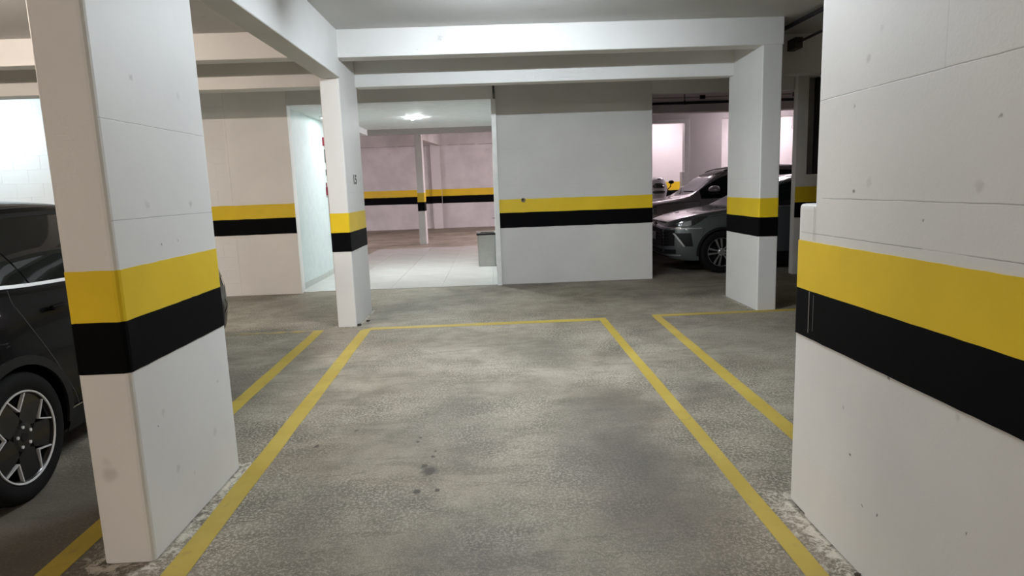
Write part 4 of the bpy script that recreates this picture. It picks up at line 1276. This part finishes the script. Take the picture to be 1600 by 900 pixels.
BX, BY = 2.82, 12.65
vc = Car('brown_car', 'brown grey compact SUV parked beyond the grey car with dusty windscreen', (BX, BY + .95, 0), 0, L, P, M['browncar'], [(.84, .40), (3.48, .40)], .36, .235, 1.8)
two_wheels(vc, .90 - .115, .36, .24, .22, 'twins', 0)
belt3 = lambda u: vc.f['sh'](u) + .03
wtop3 = pchip([(1.12, 1.18), (1.4, 1.36), (1.75, 1.55), (2.1, 1.64), (2.7, 1.67), (3.3, 1.64), (3.8, 1.55), (4.0, 1.40)])
vc.side('front_door_window', 1.30, 2.2, belt3, wtop3, M['glassdark'], .003)
vc.side('rear_door_window', 2.28, 3.25, belt3, wtop3, M['glassdark'], .003)
vc.side('quarter_window', 3.32, 3.9, belt3, wtop3, M['glassdark'], .003, nu=8)
vc.side('roof_rail', 1.85, 3.85, lambda u: wtop3(u) + .055, lambda u: wtop3(u) + .085, M['plastic'], .02, nu=24, nv=2)
vc.top('windscreen', 1.10, 1.58, .72, .66, M['glassgrey'], .003)
vc.top('windscreen_shade', 1.585, 1.84, .65, .62, M['glassdark'], .003)
vc.top('roof_panel', 1.90, 3.80, .56, .52, M['plastic'], .003, nu=24)
vc.seam('door_seam', [(1.30, 1.08), (1.22, .9), (1.2, .4)], .007)
vc.seam('door_seam', [(2.24, 1.13), (2.24, .7), (2.22, .38)], .007)
vc.seam('bonnet_seam', [(.22, .99), (.6, 1.06), (1.0, 1.085), (1.28, 1.10)], .009)
vc.handle(2.05, .98, M['browncar'])
vc.mirror(1.52, 1.27, M['browncar'], 1.5)
for u in (.84, 3.48): vc.arc('arch_cladding', u, .39, .44, -8, 188, M['plastic'], .010, thick=.008)
vc.side('sill_cladding', 1.24, 3.1, lambda u: vc.f['bot'](u) + .01, .42, M['plastic'], .008, nu=20, nv=3)
for sg in (-1, 1):
    vc.side('headlamp', .07, .42, lambda u: .83 + .1 * u, lambda u: .955 + .14 * u, M['lampdark'], .005, nu=14, sides=(sg,))
    vc.side('headlamp_lens', .14, .24, lambda u: .855 + .1 * u, lambda u: .94 + .14 * u, M['lampglass'], .011, nu=6, sides=(sg,))
    vc.side('running_lamp', .27, .35, lambda u: .865 + .1 * u, lambda u: .93 + .14 * u, M['lampglass'], .011, nu=6, sides=(sg,))
    vc.polar('chrome_wing', sg * 5, sg * 33, .90, .925, M['chrome'], .01, nu=10, nv=1)
vc.polar('grille', -32, 32, .62, .84, M['plastic'], .006, nu=16, nv=4)
vc.polar('lower_intake', -46, 46, .38, .50, M['plastic'], .006, nu=16, nv=2)
# windscreen wipers lying at the foot of the screen
for (y0, y1) in ((-.55, .02), (.05, .60)):
    bm = bmesh.new()
    a, _ = vc.hit((1.13 + .16 * (y0 / .72) ** 2, y0, 4), (0, 0, -1)); b, _ = vc.hit((1.21 + .16 * (y1 / .72) ** 2, y1, 4), (0, 0, -1))
    bm_cyl(bm, a + Vector((0, 0, .015)), b + Vector((0, 0, .015)), .009, n=8)
    from_bm('wiper', bm, M['plastic'], vc.root)

# ------------------------------------------------------------------ motorcycle behind the cars
mx, my = 3.88, 15.1
mo = thing('motorcycle', 'white faired motorcycle standing beyond the bonnet of the brown car', 'motorcycle', (mx, my, 0), R(-8))
mo.scale = (1.1, 1.1, 1.1)
def ellip(name, c, r, mat, parent, seg=18, cutz=None):
    bm = bmesh.new()
    q = bmesh.ops.create_uvsphere(bm, u_segments=seg, v_segments=12, radius=1)
    for v in q['verts']: v.co = (c[0] + v.co.x * r[0], c[1] + v.co.y * r[1], c[2] + v.co.z * r[2])
    return from_bm(name, bm, mat, parent, True)
for yy in (-.02, 1.38):
    t = link('wheel', None, mo, (0, yy, .31))
    bm = bmesh.new(); lathe(bm, [(.22, -.05), (.27, -.065), (.31, -.03), (.31, .03), (.27, .065), (.22, .05)], 36, closed=True)
    bmesh.ops.rotate(bm, cent=(0, 0, 0), matrix=Matrix.Rotation(R(90), 3, 'Z'), verts=bm.verts); from_bm('tyre', bm, M['rubber'], t, True)
    bm = bmesh.new(); lathe(bm, [(.225, -.03), (.225, .03), (.21, .03), (.21, -.03)], 36, closed=True); lathe(bm, [(.04, -.04), (.04, .04), (.001, .04), (.001, -.04)], 14, closed=True)
    for i in range(6):
        a = R(60 * i); strip_flat(bm, (.03 * math.cos(a), .03 * math.sin(a)), (.22 * math.cos(a), .22 * math.sin(a)), .025, -.012, .012)
    bmesh.ops.rotate(bm, cent=(0, 0, 0), matrix=Matrix.Rotation(R(90), 3, 'Z'), verts=bm.verts); from_bm('rim', bm, M['rimblack'], t)
bm = bmesh.new()
for sx in (-.11, .11): bm_tube(bm, [(sx, -.02, .31), (sx, .12, .72), (sx * .9, .28, 1.10)], .024)
from_bm('fork', bm, M['steel'], mo)
# front fairing: a shield with a dark lamp pocket, white cowl and screen
bm = bmesh.new()
rows = [(.86, .06, .02), (.94, .13, -.04), (1.06, .17, -.075), (1.18, .20, -.08), (1.28, .195, -.05), (1.38, .165, .01), (1.46, .11, .09)]
vsr = []
for z, hw, yy in rows:
    r_ = []
    for j in range(13):
        a = -1 + 2 * j / 12
        r_.append(bm.verts.new((hw * math.sin(a * 1.45), yy + .26 * abs(a) ** 2.2, z)))
    vsr.append(r_)
for a, b in zip(vsr[:-1], vsr[1:]):
    for j in range(12): bm.faces.new((a[j], a[j + 1], b[j + 1], b[j]))
fa = from_bm('fairing', bm, M['whitefairing'], mo, True)
md = fa.modifiers.new('thick', 'SOLIDIFY'); md.thickness = .02; md.offset = -1
def shield(name, rows, mat, yoff):
    bm = bmesh.new(); vsr = []
    for z, x0, x1, yy in rows:
        vsr.append([bm.verts.new((x0 + (x1 - x0) * j / 6, yy + yoff + .30 * abs((x0 + (x1 - x0) * j / 6) / .2) ** 2.2 * .55, z)) for j in range(7)])
    for a, b in zip(vsr[:-1], vsr[1:]):
        for j in range(6): bm.faces.new((a[j], a[j + 1], b[j + 1], b[j]))
    o = from_bm(name, bm, mat, mo, True)
    md = o.modifiers.new('thick', 'SOLIDIFY'); md.thickness = .012
    return o
shield('headlamp', [(1.235, -.12, .10, -.075), (1.27, -.135, .115, -.062), (1.31, -.11, .10, -.042), (1.34, -.07, .06, -.02)], M['lampdark'], -.012)
shield('lower_intake', [(1.12, -.10, .10, -.078), (1.15, -.14, .12, -.08), (1.18, -.10, .10, -.08)], M['lampdark'], -.012)
shield('nose_stripe', [(1.425, -.03, .05, .05), (1.44, -.02, .06, .065)], M['gap'], -.012)
bm = bmesh.new(); bm_tube(bm, [(-.36, .32, 1.14), (-.2, .27, 1.18), (0, .25, 1.16), (.2, .27, 1.18), (.36, .32, 1.14)], .015); from_bm('handlebar', bm, M['plastic'], mo)
for sx in (-1, 1):
    t = link('mirror', None, mo, (sx * .27, .12, 1.20))
    bm = bmesh.new(); bm_tube(bm, [(-sx * .09, .05, -.02), (-sx * .02, 0, .05), (0, 0, .13)], .011, 8); from_bm('mirror_arm', bm, M['plastic'], t)
    ellip('mirror_head', (0, 0, .15), (.06, .022, .038), M['plastic'], t)
ellip('fuel_tank', (0, .52, .90), (.16, .27, .15), M['whitefairing'], mo)
ellip('seat', (0, .98, .83), (.14, .36, .07), M['seat'], mo)
ellip('engine', (0, .60, .48), (.18, .28, .22), M['plastic'], mo)
ellip('tail', (0, 1.40, .90), (.10, .22, .07), M['whitefairing'], mo)
bm = bmesh.new(); bm_tube(bm, [(0, .68, .40), (.06, 1.02, .33), (.06, 1.38, .31)], .03); bm_tube(bm, [(-.06, .95, .35), (-.06, 1.38, .31)], .025); from_bm('swing_arm', bm, M['plastic'], mo)
bm = bmesh.new(); bm_tube(bm, [(.14, .6, .35), (.16, .9, .3), (.17, 1.45, .42)], .045); from_bm('exhaust', bm, M['steel'], mo)
bm = bmesh.new(); bm_tube(bm, [(-.08, .72, .32), (-.22, .78, .012)], .012); from_bm('side_stand', bm, M['plastic'], mo)
bm = bmesh.new(); bm_tube(bm, [(0, .28, 1.05), (0, .55, .72), (0, 1.0, .72), (0, 1.4, .84)], .035); from_bm('frame', bm, M['plastic'], mo)

# ------------------------------------------------------------------ small debris on the floor
def crumb(name, label, x, y, r, mat, group):
    rr = random.Random(int(x * 1000) + int(y * 77))
    bm = bmesh.new()
    q = bmesh.ops.create_icosphere(bm, subdivisions=1, radius=r)
    for v in q['verts']: v.co = (v.co.x * rr.uniform(.7, 1.4), v.co.y * rr.uniform(.7, 1.4), v.co.z * .55 * rr.uniform(.8, 1.2))
    zmin = min(v.co.z for v in bm.verts)
    o = from_bm(name, bm, mat, None, False, (x, y, -zmin))
    return tag(o, label, 'debris', group)
crumb('dirt_crumb', 'dark dirt crumb under the foot of the slim column', -1.52, 7.45, .022, M['debris'], 'crumbs by the columns')
crumb('dirt_crumb', 'dark dirt crumb at the near foot of the slim column', -1.575, 7.235, .026, M['debris'], 'crumbs by the columns')
crumb('plaster_crumb', 'dark plaster chip at the foot of the near right column', 1.322, 2.20, .012, M['debris'], 'crumbs by the columns')
